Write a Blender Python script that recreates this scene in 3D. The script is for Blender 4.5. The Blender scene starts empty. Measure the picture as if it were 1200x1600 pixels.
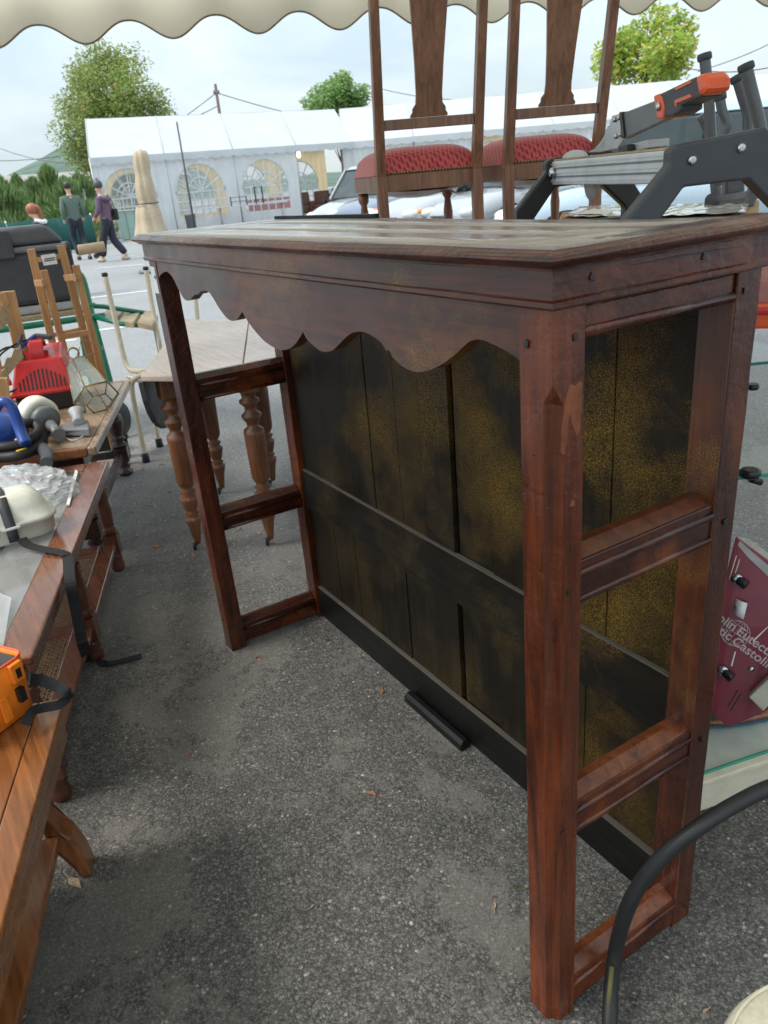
import bpy, bmesh, math, random
from mathutils import Vector, Matrix
random.seed(7)
PI = math.pi
S = bpy.context.scene
# ------------------------------------------------------------------ camera
CAM = Vector((0.5453, -0.5233, 1.185)); FPX = 1191.6
RT = Vector((0.5333, 0.8419, -0.0825)); UP = Vector((-0.2971, 0.2777, 0.9136)); FW = Vector((-0.7920, 0.4627, -0.3982))
RT.normalize(); FW = (FW - RT * FW.dot(RT)).normalized(); UP = RT.cross(FW)
cd = bpy.data.cameras.new('camera'); cam = bpy.data.objects.new('camera', cd); S.collection.objects.link(cam)
cd.sensor_fit = 'VERTICAL'; cd.sensor_height = 36; cd.lens = FPX / 1600 * 36; cd.clip_start = .02; cd.clip_end = 3000
cam.matrix_world = Matrix(((RT.x, UP.x, -FW.x, CAM.x), (RT.y, UP.y, -FW.y, CAM.y), (RT.z, UP.z, -FW.z, CAM.z), (0, 0, 0, 1)))
cd.dof.use_dof = True; cd.dof.focus_distance = 1.35; cd.dof.aperture_fstop = 11
S.camera = cam
# ------------------------------------------------------------------ world, sun, exposure
SUN_EL, SUN_AZ = 52, 200
W = bpy.data.worlds.new('World'); S.world = W; W.use_nodes = True
wn = W.node_tree.nodes; wl = W.node_tree.links; wn.clear()
wo = wn.new('ShaderNodeOutputWorld'); wb = wn.new('ShaderNodeBackground'); wb.inputs[1].default_value = 0.1
sk = wn.new('ShaderNodeTexSky'); sk.sky_type = 'NISHITA'; sk.sun_disc = False
sk.sun_elevation = math.radians(SUN_EL); sk.sun_rotation = math.radians(SUN_AZ)
tc = wn.new('ShaderNodeTexCoord'); mp = wn.new('ShaderNodeMapping'); mp.inputs['Scale'].default_value = (1, 1, 3.2)
nz = wn.new('ShaderNodeTexNoise'); nz.inputs['Scale'].default_value = 3.2; nz.inputs['Detail'].default_value = 7; nz.inputs['Roughness'].default_value = .55
nz.inputs['Distortion'].default_value = .4
rp = wn.new('ShaderNodeValToRGB')
rp.color_ramp.elements[0].position = .34; rp.color_ramp.elements[0].color = (3.0, 3.65, 4.05, 1)
rp.color_ramp.elements[1].position = .66; rp.color_ramp.elements[1].color = (4.3, 4.7, 4.85, 1)
mxs = wn.new('ShaderNodeMixRGB'); mxs.inputs[0].default_value = .88
wl.new(tc.outputs['Generated'], mp.inputs[0]); wl.new(mp.outputs[0], nz.inputs[0]); wl.new(nz.outputs[0], rp.inputs[0])
wl.new(sk.outputs[0], mxs.inputs[1]); wl.new(rp.outputs[0], mxs.inputs[2]); 
# overcast sky: the luminance rises evenly from the horizon to the zenith (CIE standard overcast)
sx = wn.new('ShaderNodeSeparateXYZ'); wl.new(tc.outputs['Generated'], sx.inputs[0])
cl = wn.new('ShaderNodeMath'); cl.operation = 'MAXIMUM'; cl.inputs[1].default_value = 0; wl.new(sx.outputs[2], cl.inputs[0])
ma = wn.new('ShaderNodeMath'); ma.operation = 'MULTIPLY_ADD'; ma.inputs[1].default_value = 1.65; ma.inputs[2].default_value = .8; wl.new(cl.outputs[0], ma.inputs[0])
vs_ = wn.new('ShaderNodeVectorMath'); vs_.operation = 'SCALE'; wl.new(mxs.outputs[0], vs_.inputs[0]); wl.new(ma.outputs[0], vs_.inputs['Scale']); wl.new(vs_.outputs[0], wb.inputs[0]); wl.new(wb.outputs[0], wo.inputs[0])
sd = bpy.data.lights.new('sun', 'SUN'); sd.energy = 1.5; sd.angle = math.radians(25); sd.color = (1, .96, .9)
so = bpy.data.objects.new('sun', sd); S.collection.objects.link(so)
az = math.radians(SUN_AZ); el = math.radians(SUN_EL)
sdir = Vector((math.sin(az) * math.cos(el), math.cos(az) * math.cos(el), math.sin(el)))
so.rotation_euler = sdir.to_track_quat('Z', 'Y').to_euler()
S.view_settings.view_transform = 'Standard'; S.view_settings.look = 'None'; S.view_settings.gamma = 1
S.view_settings.use_curve_mapping = False; S.view_settings.exposure = 1.2
S.cycles.max_bounces = 8; S.cycles.transparent_max_bounces = 16

# ------------------------------------------------------------------ helpers
def ray(x, y): return FW + RT * ((x - 600) / FPX) - UP * ((y - 800) / FPX)
def G(x, y, z=0.):                       # where the sight line through a photo point meets height z
    d = ray(x, y); return CAM + d * ((z - CAM.z) / d.z)
def D(x, y, r):                          # the point r metres away (measured on the ground) on a sight line
    d = ray(x, y); return CAM + d * (r / math.hypot(d.x, d.y))
def onY(x, y, Y):
    d = ray(x, y); return CAM + d * ((Y - CAM.y) / d.y)
V = Vector
MATW = {}
def tag(o, label=None, cat=None, group=None, kind=None):
    if label: o['label'] = label
    if cat: o['category'] = cat
    if group: o['group'] = group
    if kind: o['kind'] = kind
    return o
def thing(name, label, cat, loc=(0, 0, 0), rz=0, group=None):
    o = bpy.data.objects.new(name, None); S.collection.objects.link(o); o.empty_display_size = .1
    o.location = loc; o.rotation_euler = (0, 0, rz)
    MATW[o.name] = Matrix.Translation(V(loc)) @ Matrix.Rotation(rz, 4, 'Z')
    return tag(o, label, cat, group)
def copy_tree(o, parent=None):
    c = o.copy(); S.collection.objects.link(c)
    if parent: c.parent = parent
    for ch in [x for x in S.objects if x.parent == o]: copy_tree(ch, c)
    return c
class MB:
    def __init__(s, T=None): s.v = []; s.f = []; s.sm = []; s.T = T
    def add(s, vs, fs, smooth=False):
        n = len(s.v)
        for p in vs:
            p = V(p); s.v.append(s.T @ p if s.T is not None else p)
        for f in fs: s.f.append(tuple(i + n for i in f)); s.sm.append(smooth)
        return s
    def hexa(s, p):                      # 8 corners: bottom ring then top ring
        return s.add(p, [(3, 2, 1, 0), (4, 5, 6, 7), (0, 1, 5, 4), (1, 2, 6, 5), (2, 3, 7, 6), (3, 0, 4, 7)])
    def box(s, x0, x1, y0, y1, z0, z1):
        return s.hexa([(x0, y0, z0), (x1, y0, z0), (x1, y1, z0), (x0, y1, z0), (x0, y0, z1), (x1, y0, z1), (x1, y1, z1), (x0, y1, z1)])
    def beam(s, a, b, w, h, up=(0, 0, 1), w2=None, h2=None):
        a = V(a); b = V(b); d = (b - a).normalized(); u = V(up)
        r = d.cross(u).normalized(); u = r.cross(d)
        w2 = w if w2 is None else w2; h2 = h if h2 is None else h2
        q = []
        for p, ww, hh in ((a, w, h), (b, w2, h2)):
            q += [p - r * ww / 2 - u * hh / 2, p + r * ww / 2 - u * hh / 2, p + r * ww / 2 + u * hh / 2, p - r * ww / 2 + u * hh / 2]
        return s.hexa(q)
    def tube(s, pts, r, n=10, cap=True, close=False):
        pts = [V(p) for p in pts]; m = len(pts); vs = []; fs = []
        nrm = None
        for i, p in enumerate(pts):
            if close: d = pts[(i + 1) % m] - pts[i - 1]
            else: d = pts[min(i + 1, m - 1)] - pts[max(i - 1, 0)]
            d.normalize()
            if nrm is None:
                nrm = d.orthogonal().normalized()
            else:
                nrm = (nrm - d * nrm.dot(d))
                nrm = nrm.normalized() if nrm.length > 1e-6 else d.orthogonal().normalized()
            b = d.cross(nrm); rr = r[i] if isinstance(r, (list, tuple)) else r
            for k in range(n):
                a = 2 * PI * k / n; vs.append(p + (nrm * math.cos(a) + b * math.sin(a)) * rr)
        for i in range(m if close else m - 1):
            j = (i + 1) % m
            for k in range(n):
                k2 = (k + 1) % n; fs.append((i * n + k, i * n + k2, j * n + k2, j * n + k))
        s.add(vs, fs, True)
        if cap and not close:
            s.add(vs[:n], [tuple(reversed(range(n)))]); s.add(vs[-n:], [tuple(range(n))])
        return s
    def lathe(s, prof, base, axis=(0, 0, 1), n=20, flute=None):   # prof: (radius, height)
        base = V(base); ax = V(axis).normalized(); u = ax.orthogonal().normalized(); w = ax.cross(u); vs = []; fs = []
        for r, h in prof:
            for k in range(n):
                a = 2 * PI * k / n; rr = r
                if flute and flute[0] < h < flute[1] and k % 3 == 0: rr = r * .82
                vs.append(base + ax * h + (u * math.cos(a) + w * math.sin(a)) * max(rr, 1e-4))
        for i in range(len(prof) - 1):
            for k in range(n):
                k2 = (k + 1) % n; fs.append((i * n + k, i * n + k2, (i + 1) * n + k2, (i + 1) * n + k))
        s.add(vs, fs, True); m = len(prof)
        s.add(vs[:n], [tuple(reversed(range(n)))]); s.add(vs[-n:], [tuple(range(n))])
        return s
    def prism(s, poly, ext):             # closed outline of 3D points, pushed along a vector
        ext = V(ext); n = len(poly); p = [V(q) for q in poly]
        fs = [tuple(reversed(range(n))), tuple(range(n, 2 * n))] + [(i, (i + 1) % n, n + (i + 1) % n, n + i) for i in range(n)]
        return s.add(p + [q + ext for q in p], fs)
    def blob(s, c, r, n=14, m=9, T=None, smooth=True):     # ellipsoid
        vs = []; fs = []; c = V(c)
        for i in range(m + 1):
            th = PI * i / m
            for k in range(n):
                a = 2 * PI * k / n; q = V((r[0] * math.sin(th) * math.cos(a), r[1] * math.sin(th) * math.sin(a), r[2] * math.cos(th)))
                vs.append(c + (T @ q if T else q))
        for i in range(m):
            for k in range(n):
                k2 = (k + 1) % n; fs.append((i * n + k, (i + 1) * n + k, (i + 1) * n + k2, i * n + k2))
        return s.add(vs, fs, smooth)
    def sheet(s, rows, smooth=True):     # grid of points
        n = len(rows[0]); vs = [p for r in rows for p in r]
        fs = [(i * n + k, i * n + k + 1, (i + 1) * n + k + 1, (i + 1) * n + k) for i in range(len(rows) - 1) for k in range(n - 1)]
        return s.add(vs, fs, smooth)
    def build(s, name, mat, parent=None, bevel=0, label=None, cat=None, group=None, kind=None, solid=0, seg=2, sub=0):
        me = bpy.data.meshes.new(name); o = bpy.data.objects.new(name, me); S.collection.objects.link(o)
        root = parent
        while root is not None and root.name not in MATW: root = root.parent
        if parent is not None:
            inv = MATW[root.name].inverted(); vs = [inv @ p for p in s.v]; o.parent = parent
        elif kind == 'structure': vs = s.v
        else:
            k = len(s.v); c = V((sum(p.x for p in s.v) / k, sum(p.y for p in s.v) / k, min(p.z for p in s.v)))
            vs = [p - c for p in s.v]; o.location = c
        me.from_pydata([tuple(p) for p in vs], [], s.f)
        me.polygons.foreach_set('use_smooth', s.sm)
        me.update()
        bm = bmesh.new(); bm.from_mesh(me); bmesh.ops.remove_doubles(bm, verts=bm.verts, dist=1e-6)
        bmesh.ops.recalc_face_normals(bm, faces=bm.faces); bm.to_mesh(me); bm.free()
        if isinstance(mat, (list, tuple)):
            for mm in mat: me.materials.append(mm)
        else: me.materials.append(mat)
        if solid:
            md = o.modifiers.new('s', 'SOLIDIFY'); md.thickness = solid; md.offset = 0
        if bevel:
            md = o.modifiers.new('b', 'BEVEL'); md.width = bevel; md.segments = seg; md.limit_method = 'ANGLE'; md.angle_limit = math.radians(40)
        if sub:
            md = o.modifiers.new('ss', 'SUBSURF'); md.levels = sub; md.render_levels = sub
        return tag(o, label, cat, group, kind)
def smooth_path(pts, k=6, close=False):   # Catmull-Rom
    pts = [V(p) for p in pts]; n = len(pts); out = []
    for i in range(n if close else n - 1):
        p0 = pts[i - 1] if (i or close) else pts[0]; p1 = pts[i]; p2 = pts[(i + 1) % n]
        p3 = pts[(i + 2) % n] if (close or i + 2 < n) else pts[-1]
        for j in range(k):
            t = j / k
            out.append(.5 * ((2 * p1) + (p2 - p0) * t + (2 * p0 - 5 * p1 + 4 * p2 - p3) * t * t + (3 * p1 - p0 - 3 * p2 + p3) * t ** 3))
    if not close: out.append(pts[-1])
    return out

# ------------------------------------------------------------------ materials
class NT:
    def __init__(s, name):
        s.m = bpy.data.materials.new(name); s.m.use_nodes = True; s.t = s.m.node_tree; s.n = s.t.nodes
        s.b = s.n['Principled BSDF']; s.tc = s.n.new('ShaderNodeTexCoord'); s.co = s.tc.outputs['Object']
    def new(s, typ, **k):
        n = s.n.new(typ)
        for a, b in k.items():
            if a in n.inputs: s.set(n.inputs[a], b)
            else: setattr(n, a, b)
        return n
    def set(s, inp, val):
        if isinstance(val, bpy.types.NodeSocket): s.t.links.new(val, inp)
        else: inp.default_value = val
    def map(s, scale=(1, 1, 1), rot=(0, 0, 0), loc=(0, 0, 0), src=None):
        n = s.new('ShaderNodeMapping'); s.set(n.inputs['Vector'], src or s.co)
        n.inputs['Scale'].default_value = scale; n.inputs['Rotation'].default_value = rot; n.inputs['Location'].default_value = loc
        return n.outputs[0]
    def noise(s, scale, vec=None, detail=4, rough=.5, dist=0):
        n = s.new('ShaderNodeTexNoise'); s.set(n.inputs['Vector'], vec or s.co)
        n.inputs['Scale'].default_value = scale; n.inputs['Detail'].default_value = detail; n.inputs['Roughness'].default_value = rough; n.inputs['Distortion'].default_value = dist
        return n.outputs[0]
    def vor(s, scale, vec=None, feature='F1', out='Distance'):
        n = s.new('ShaderNodeTexVoronoi'); n.feature = feature; s.set(n.inputs['Vector'], vec or s.co); n.inputs['Scale'].default_value = scale
        return n.outputs[out]
    def ramp(s, fac, stops, interp='LINEAR'):
        n = s.new('ShaderNodeValToRGB'); s.set(n.inputs[0], fac); e = n.color_ramp.elements; n.color_ramp.interpolation = interp
        while len(e) < len(stops): e.new(.5)
        for i, (p, c) in enumerate(stops):
            e[i].position = p; e[i].color = (c, c, c, 1) if isinstance(c, (int, float)) else (*c, 1)
        return n.outputs[0]
    def mix(s, fac, a, b, mode='MIX'):
        n = s.new('ShaderNodeMixRGB'); n.blend_type = mode
        for i, x in enumerate((fac, a, b)):
            if isinstance(x, (tuple, list)): x = (*x, 1)
            if isinstance(x, (int, float)) and i: x = (x, x, x, 1)
            s.set(n.inputs[i], x)
        return n.outputs[0]
    def math(s, op, a, b=0.):
        n = s.new('ShaderNodeMath'); n.operation = op; s.set(n.inputs[0], a); s.set(n.inputs[1], b); return n.outputs[0]
    def bump(s, h, strength=.3, dist=.002):
        n = s.new('ShaderNodeBump'); n.inputs['Strength'].default_value = strength; n.inputs['Distance'].default_value = dist
        s.set(n.inputs['Height'], h); s.set(s.b.inputs['Normal'], n.outputs[0])
    def col(s, c): s.set(s.b.inputs['Base Color'], (*c, 1) if isinstance(c, (tuple, list)) else c); return s
    def rgh(s, r): s.set(s.b.inputs['Roughness'], r); return s
def plain(name, c, rough=.5, metal=0, var=.12, scale=25, bump=.05, spec=.5, coat=0, bd=.001):
    t = NT(name); n = t.noise(scale, detail=5, rough=.6)
    lo = tuple(x * (1 - var) for x in c); hi = tuple(min(1, x * (1 + var)) for x in c)
    t.col(t.ramp(n, [(.3, lo), (.7, hi)])); t.rgh(t.ramp(t.noise(scale * .6), [(.3, max(0, rough - .08)), (.7, min(1, rough + .1))]))
    t.b.inputs['Metallic'].default_value = metal; t.b.inputs['Specular IOR Level'].default_value = spec; t.b.inputs['Coat Weight'].default_value = coat
    if bump: t.bump(t.noise(scale * 4), bump, bd)
    return t.m
def wood(name, dark, light, axis=0, rough=.35, sc=1., holes=False, gold=0, wear=None, coat=.2, bump=.25, spec=.5, dents=0):
    t = NT(name); k = [14 * sc] * 3; k[axis] = 1.0 * sc
    v = t.map(tuple(k)); n = t.noise(3.2, v, 7, .62, 1.1)
    k2 = [90 * sc] * 3; k2[axis] = 3 * sc; v2 = t.map(tuple(k2)); fine = t.noise(2.4, v2, 4, .6)
    c = t.ramp(n, [(.28, dark), (.52, tuple((a + b) / 2 for a, b in zip(dark, light))), (.74, light)])
    c = t.mix(.35, c, t.ramp(fine, [(.35, .25), (.6, 1.)]), 'MULTIPLY')
    big = t.noise(2.2, None, 3); c = t.mix(.5, c, t.ramp(big, [(.35, .55), (.65, 1.25)]), 'MULTIPLY')
    h = t.mix(.5, n, fine)
    if holes:
        st = t.noise(2.0, t.map((3, 3, .9) if axis == 2 else (.9, 3, 3)), 6, .65); c = t.mix(t.math('MULTIPLY', t.ramp(st, [(.5, 0.), (.66, 1.)]), .62), c, (.26, .060, .010)); c = t.mix(t.math('MULTIPLY', t.ramp(t.noise(3.1, None, 6, .7), [(.5, 0.), (.7, 1.)]), .6), c, (.018, .006, .005))
    if wear:
        wm = t.ramp(t.noise(6, None, 8, .7), [(.6, 0.), (.68, 1.)]); c = t.mix(t.math('MULTIPLY', wm, .55), c, wear)
    if holes:
        d = t.vor(38); m = t.ramp(d, [(.055, 0.), (.075, 1.)]); msk = t.ramp(t.noise(6), [(.53, 1.), (.60, 0.)])
        hm = t.math('MAXIMUM', m, msk); c = t.mix(hm, (.008, .004, .003), c)
    if gold:
        sp = t.ramp(t.noise(520, None, 3, .7), [(.49, 0.), (.62, 1.)]); blob = t.ramp(t.noise(4.6, None, 4, .6), [(.52 - gold * .1, 0.06 * gold), (.74 - gold * .1, 1.)])
        sz = t.new('ShaderNodeSeparateXYZ'); t.set(sz.inputs[0], t.co); blob = t.math('MULTIPLY', blob, t.math('MULTIPLY', t.ramp(sz.outputs[2], [(.15, .28), (.5, .5), (.8, 1.)]), t.ramp(t.math('ADD', sz.outputs[0], .5), [(.0, .5), (.5, .7), (1., 1.4)])))
        g = t.math('MULTIPLY', sp, blob); c = t.mix(t.math('MULTIPLY', g, .75), c, (.58, .30, .02))
        soft = t.math('MULTIPLY', t.math('POWER', blob, 1.6), .20); c = t.mix(soft, c, (.17, .115, .014))
    t.col(c); t.rgh(t.ramp(t.noise(9, None, 5), [(.3, max(.05, rough - .1)), (.7, rough + .15)]))
    t.b.inputs['Coat Weight'].default_value = coat; t.b.inputs['Coat Roughness'].default_value = .17; t.b.inputs['Specular IOR Level'].default_value = spec
    if dents:
        dn = t.math('MULTIPLY', t.ramp(t.noise(26, None, 4, .6), [(.3, 0.), (.55, 1.)]), 1.6); pit = t.ramp(t.vor(55), [(.03, 0.), (.09, .8)]); h = t.mix(.6, h, t.math('ADD', dn, pit))
        t.bump(h, .4, .003)
    else: t.bump(h, bump, .0015)
    return t.m
MAH = ((.015, .0026, .0012), (.120, .021, .0065))
M = {}
for ax, a in enumerate('xyz'):
    M['mah' + a] = wood('mahogany_' + a, *MAH, axis=ax, holes=True, coat=.30, rough=.27, dents=1, spec=.4)
M['mahpost'] = wood('worn_mahogany_post', (.035, .006, .002), (.26, .052, .012), axis=2, holes=True, coat=.35, rough=.25, dents=1, spec=.4)
M['mahgold'] = wood('mahogany_gold_dusted', *MAH, axis=0, holes=True, gold=.25, coat=.35)
M['mahred'] = wood('mahogany_red_side', (.06, .012, .005), (.24, .065, .018), axis=2, holes=True, coat=.4)
M['ebon'] = wood('black_stained_panel', (.005, .004, .003), (.02, .016, .010), axis=2, gold=1.05, rough=.5, coat=0, bump=.15, spec=.25)
M['ebonx'] = wood('black_stained_rail', (.005, .0045, .004), (.02, .016, .01), axis=0, gold=.5, rough=.5, coat=0, bump=.15, spec=.25)
M['ebonb'] = wood('black_skirting', (.004, .004, .004), (.014, .013, .011), axis=0, rough=.4, coat=0, bump=.15, spec=.3)
M['top'] = wood('worn_table_top', (.36, .30, .24), (.43, .36, .29), axis=0, rough=.24, wear=(.50, .45, .39), coat=.7, bump=.25)
M['dust'] = plain('dusty_ledge', (.10, .085, .065), .8)
M['pine'] = wood('pine', (.42, .20, .07), (.66, .38, .16), axis=2, rough=.45, coat=.1)
M['pinex'] = wood('pale_slat', (.36, .26, .15), (.60, .47, .30), axis=0, rough=.6, coat=0)
M['oak'] = wood('orange_oak', (.16, .05, .014), (.42, .16, .05), axis=0, rough=.25, coat=.5, bump=.12)
M['oakz'] = wood('orange_oak_z', (.16, .05, .014), (.38, .14, .045), axis=2, rough=.3, coat=.4, bump=.12)
M['cherry'] = wood('cherry', (.14, .045, .022), (.30, .11, .055), axis=0, rough=.22, coat=.5, bump=.08)
M['cherryz'] = wood('cherry_z', (.07, .022, .012), (.18, .06, .028), axis=2, rough=.28, coat=.4, bump=.1)
M['veneer'] = wood('light_veneer', (.30, .19, .12), (.55, .40, .28), axis=0, rough=.3, coat=.3, bump=.1, wear=(.6, .5, .42))
M['darkleg'] = wood('dark_turned_wood', (.02, .006, .004), (.07, .022, .014), axis=2, rough=.3, coat=.4)
M['legwood'] = wood('brown_turned_wood', (.10, .034, .012), (.27, .10, .038), axis=2, rough=.4, coat=.2)
M['chairwood'] = wood('chair_walnut', (.16, .066, .034), (.42, .20, .105), axis=2, rough=.4, coat=.25)
M['palewood'] = wood('pale_brown_top', (.56, .42, .33), (.74, .60, .50), axis=0, rough=.35, coat=.3, wear=(.66, .56, .48))
M['black'] = plain('black_plastic', (.012, .012, .013), .38); M['rubber'] = plain('black_rubber', (.018, .018, .018), .55, bump=.1)
M['strap'] = plain('black_webbing', (.01, .01, .011), .75, scale=300, bump=.4)
M['dgrey'] = plain('dark_grey_plastic', (.055, .058, .065), .5, bump=.15); M['crate'] = plain('anthracite_plastic', (.05, .052, .058), .55, bump=.2)
M['mgrey'] = plain('mid_grey_plastic', (.16, .165, .175), .45); M['lgrey'] = plain('light_grey_plastic', (.42, .43, .44), .45)
M['white'] = plain('white_plastic', (.72, .72, .70), .4); M['cream'] = plain('cream_plastic', (.74, .73, .62), .4, coat=.1)
M['creampaint'] = plain('cream_paint', (.68, .62, .47), .4, coat=.2); M['green'] = plain('green_paint', (.0, .18, .10), .4, coat=.2)
M['red'] = plain('red_plastic', (.50, .015, .02), .32, coat=.2); M['blue'] = plain('blue_plastic', (.015, .06, .30), .35, coat=.2)
M['orange'] = plain('orange_plastic', (.85, .22, .015), .32, coat=.2); M['dorange'] = plain('red_orange_plastic', (.78, .10, .02), .35, coat=.2)
M['yellow'] = plain('yellow_plastic', (.80, .50, .02), .4); M['alu'] = plain('brushed_aluminium', (.66, .67, .68), .38, metal=.45)
M['steel'] = plain('steel', (.55, .56, .58), .25, metal=1); M['brass'] = plain('antique_brass', (.30, .24, .13), .4, metal=.8)
M['maroon'] = plain('maroon_enamel', (.20, .018, .035), .35, coat=.3, var=.15, scale=12); M['beige'] = plain('beige_canvas', (.42, .335, .23), .85, bump=.2)
M['tan'] = plain('tan_roller', (.50, .38, .24), .6); M['card'] = plain('brown_card', (.40, .27, .16), .8, bump=.1)
M['tapeshine'] = plain('packing_film', (.62, .60, .57), .15, coat=.5); M['paper'] = plain('paper', (.75, .74, .72), .8)
M['tubegrey'] = plain('grey_tube_paint', (.09, .093, .10), .35, coat=.3)
M['galv'] = plain('galvanised', (.35, .36, .37), .4, metal=.7); M['concrete'] = plain('roof_tin', (.30, .27, .25), .7)
M['render'] = plain('cream_render', (.62, .56, .42), .9); M['armchair'] = plain('brown_leather', (.11, .035, .02), .35); M['armdark'] = plain('dark_leather', (.03, .03, .035), .4)
M['skin'] = plain('skin', (.52, .30, .22), .5); M['hair'] = plain('red_hair', (.26, .085, .035), .5, scale=80); M['hairdark'] = plain('dark_hair', (.03, .02, .015), .5)
M['sweater'] = plain('grey_green_wool', (.10, .14, .115), .9, bump=.3); M['hoodie'] = plain('plum_fleece', (.13, .08, .12), .9, bump=.3)
M['denim'] = plain('dark_trousers', (.018, .020, .032), .85, bump=.2); M['jacket'] = plain('black_jacket', (.012, .012, .014), .7)
M['screen'] = plain('green_windscreen', (.01, .075, .06), .8, bump=.2); M['polewood'] = plain('weathered_pole', (.14, .11, .085), .85)
M['tyre'] = plain('tyre', (.018, .018, .019), .7); M['chrome'] = plain('chrome', (.7, .7, .72), .12, metal=1)
M['foam'] = plain('grey_foam', (.06, .06, .065), .9, bump=.3); M['bag'] = plain('clear_film', (.60, .62, .64), .25, coat=.3)
def carpaint(n, c): return plain(n, c, .22, var=.02, coat=.8, bump=0)
M['cwhite'] = carpaint('white_car_paint', (.28, .29, .30)); M['cblue'] = carpaint('slate_car_paint', (.06, .085, .14)); M['cpale'] = carpaint('pale_blue_car_paint', (.30, .38, .44))
def glass(name, c=(.8, .9, .88), alpha=.25, rough=.05):
    t = NT(name); t.col(c); t.rgh(rough); t.b.inputs['Alpha'].default_value = alpha; t.b.inputs['Specular IOR Level'].default_value = .8
    t.set(t.b.inputs['Alpha'], t.ramp(t.noise(4), [(.3, alpha * .8), (.7, min(1, alpha * 1.2))])); return t.m
M['glass'] = glass('clear_glass', (.55, .66, .64), .22); M['glassedge'] = plain('green_glass_edge', (.05, .28, .20), .1); M['carglass'] = glass('car_glass', (.02, .035, .035), .93, .04)
M['pvc'] = glass('clear_pvc', (.62, .66, .64), .22, .2); M['tableglass'] = glass('smoky_table_glass', (.33, .34, .33), .62, .06)
M['lens'] = glass('headlight_glass', (.7, .72, .72), .8, .08)
M['filmclear'] = glass('crumpled_film', (.70, .73, .76), .42, .12)
def fabric(name, c, tr=.35, rough=.9, bump=.25):
    t = NT(name); n = t.noise(1.6, None, 5); cc = t.ramp(n, [(.3, tuple(x * .9 for x in c)), (.7, c)]); t.col(cc); t.rgh(rough)
    t.bump(t.noise(7, t.map((1, 1, .5)), 5, .6), bump, .04)
    tr_ = t.new('ShaderNodeBsdfTranslucent'); t.set(tr_.inputs[0], cc); mx = t.new('ShaderNodeMixShader'); mx.inputs[0].default_value = tr
    t.t.links.new(t.b.outputs[0], mx.inputs[1]); t.t.links.new(tr_.outputs[0], mx.inputs[2])
    t.t.links.new(mx.outputs[0], t.n['Material Output'].inputs[0]); return t.m
M['awning'] = fabric('cream_awning', (.92, .86, .74), .93, bump=.05); M['awnroof'] = fabric('heavy_awning_roof', (.62, .56, .45), .34, bump=.05); M['tentwhite'] = fabric('white_pvc_tent', (.82, .84, .85), .42, .6); M['tentroof'] = fabric('white_pvc_roof', (.62, .645, .66), .3, .6, .15)
M['tentin'] = fabric('beige_tent_lining', (.78, .62, .38), .6)
def seatfab():
    t = NT('red_patterned_velvet'); w = t.map((42, 42, 42), (0, 0, PI / 4)); n = t.new('ShaderNodeTexChecker'); t.set(n.inputs['Vector'], w); n.inputs['Scale'].default_value = 1.
    wv = t.new('ShaderNodeTexWave'); wv.bands_direction = 'DIAGONAL'; t.set(wv.inputs['Vector'], t.map((1, 1, .4))); wv.inputs['Scale'].default_value = 32; wv.inputs['Distortion'].default_value = 2.5; wv.inputs['Detail Scale'].default_value = 6
    w2 = t.new('ShaderNodeTexWave'); w2.bands_direction = 'DIAGONAL'; t.set(w2.inputs['Vector'], t.map((-1, 1, .4))); w2.inputs['Scale'].default_value = 32; w2.inputs['Distortion'].default_value = 2.5; w2.inputs['Detail Scale'].default_value = 6
    m = t.math('MAXIMUM', wv.outputs[0], w2.outputs[0])
    t.col(t.ramp(m, [(.45, (.30, .010, .018)), (.9, (.58, .10, .10))])); t.rgh(.8); t.b.inputs['Sheen Weight'].default_value = .4; t.bump(m, .35, .002); return t.m
M['velvet'] = seatfab()
def cane():
    t = NT('woven_cane'); v = t.map((1, 1, 1)); n = t.vor(62, v); w = t.new('ShaderNodeTexChecker')
    t.col(t.mix(t.ramp(t.noise(30), [(.3, 0.), (.7, 1.)]), (.24, .13, .07), (.36, .21, .12))); t.rgh(.6); t.bump(t.noise(150), .4, .001); return t.m
M['cane'] = cane()
def leafmat(name, stops, tr=.45):
    t = NT(name); g = t.new('ShaderNodeNewGeometry'); c = t.ramp(g.outputs['Random Per Island'], stops)
    c = t.mix(.45, c, t.ramp(t.noise(.35, None, 3), [(.35, .55), (.65, 1.3)]), 'MULTIPLY'); t.col(c); t.rgh(.6)
    tr_ = t.new('ShaderNodeBsdfTranslucent'); t.set(tr_.inputs[0], c); mx = t.new('ShaderNodeMixShader'); mx.inputs[0].default_value = tr
    t.t.links.new(t.b.outputs[0], mx.inputs[1]); t.t.links.new(tr_.outputs[0], mx.inputs[2]); t.t.links.new(mx.outputs[0], t.n['Material Output'].inputs[0]); return t.m
M['leafA'] = leafmat('autumn_leaves', [(0, (.16, .27, .06)), (.6, (.26, .34, .09)), (.88, (.38, .36, .10)), (1, (.34, .22, .08))])
M['leafB'] = leafmat('yellow_green_leaves', [(0, (.22, .36, .06)), (.6, (.38, .48, .09)), (1, (.56, .46, .08))])
M['leafC'] = leafmat('conifer_leaves', [(0, (.10, .19, .07)), (.6, (.19, .28, .10)), (1, (.27, .34, .14))]); M['leafP'] = leafmat('pine_needles', [(0, (.14, .26, .07)), (1, (.28, .40, .14))])
M['bark'] = plain('bark', (.12, .09, .07), .9, bump=.5, scale=10, bd=.02)
def deadleaf(name, c): return plain(name, c, .7, var=.3, scale=60, bump=.3)
M['dead'] = deadleaf('dry_leaf', (.38, .16, .07)); M['dead2'] = deadleaf('pale_dry_leaf', (.42, .30, .19)); M['dead3'] = deadleaf('orange_leaf', (.45, .20, .04))
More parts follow.
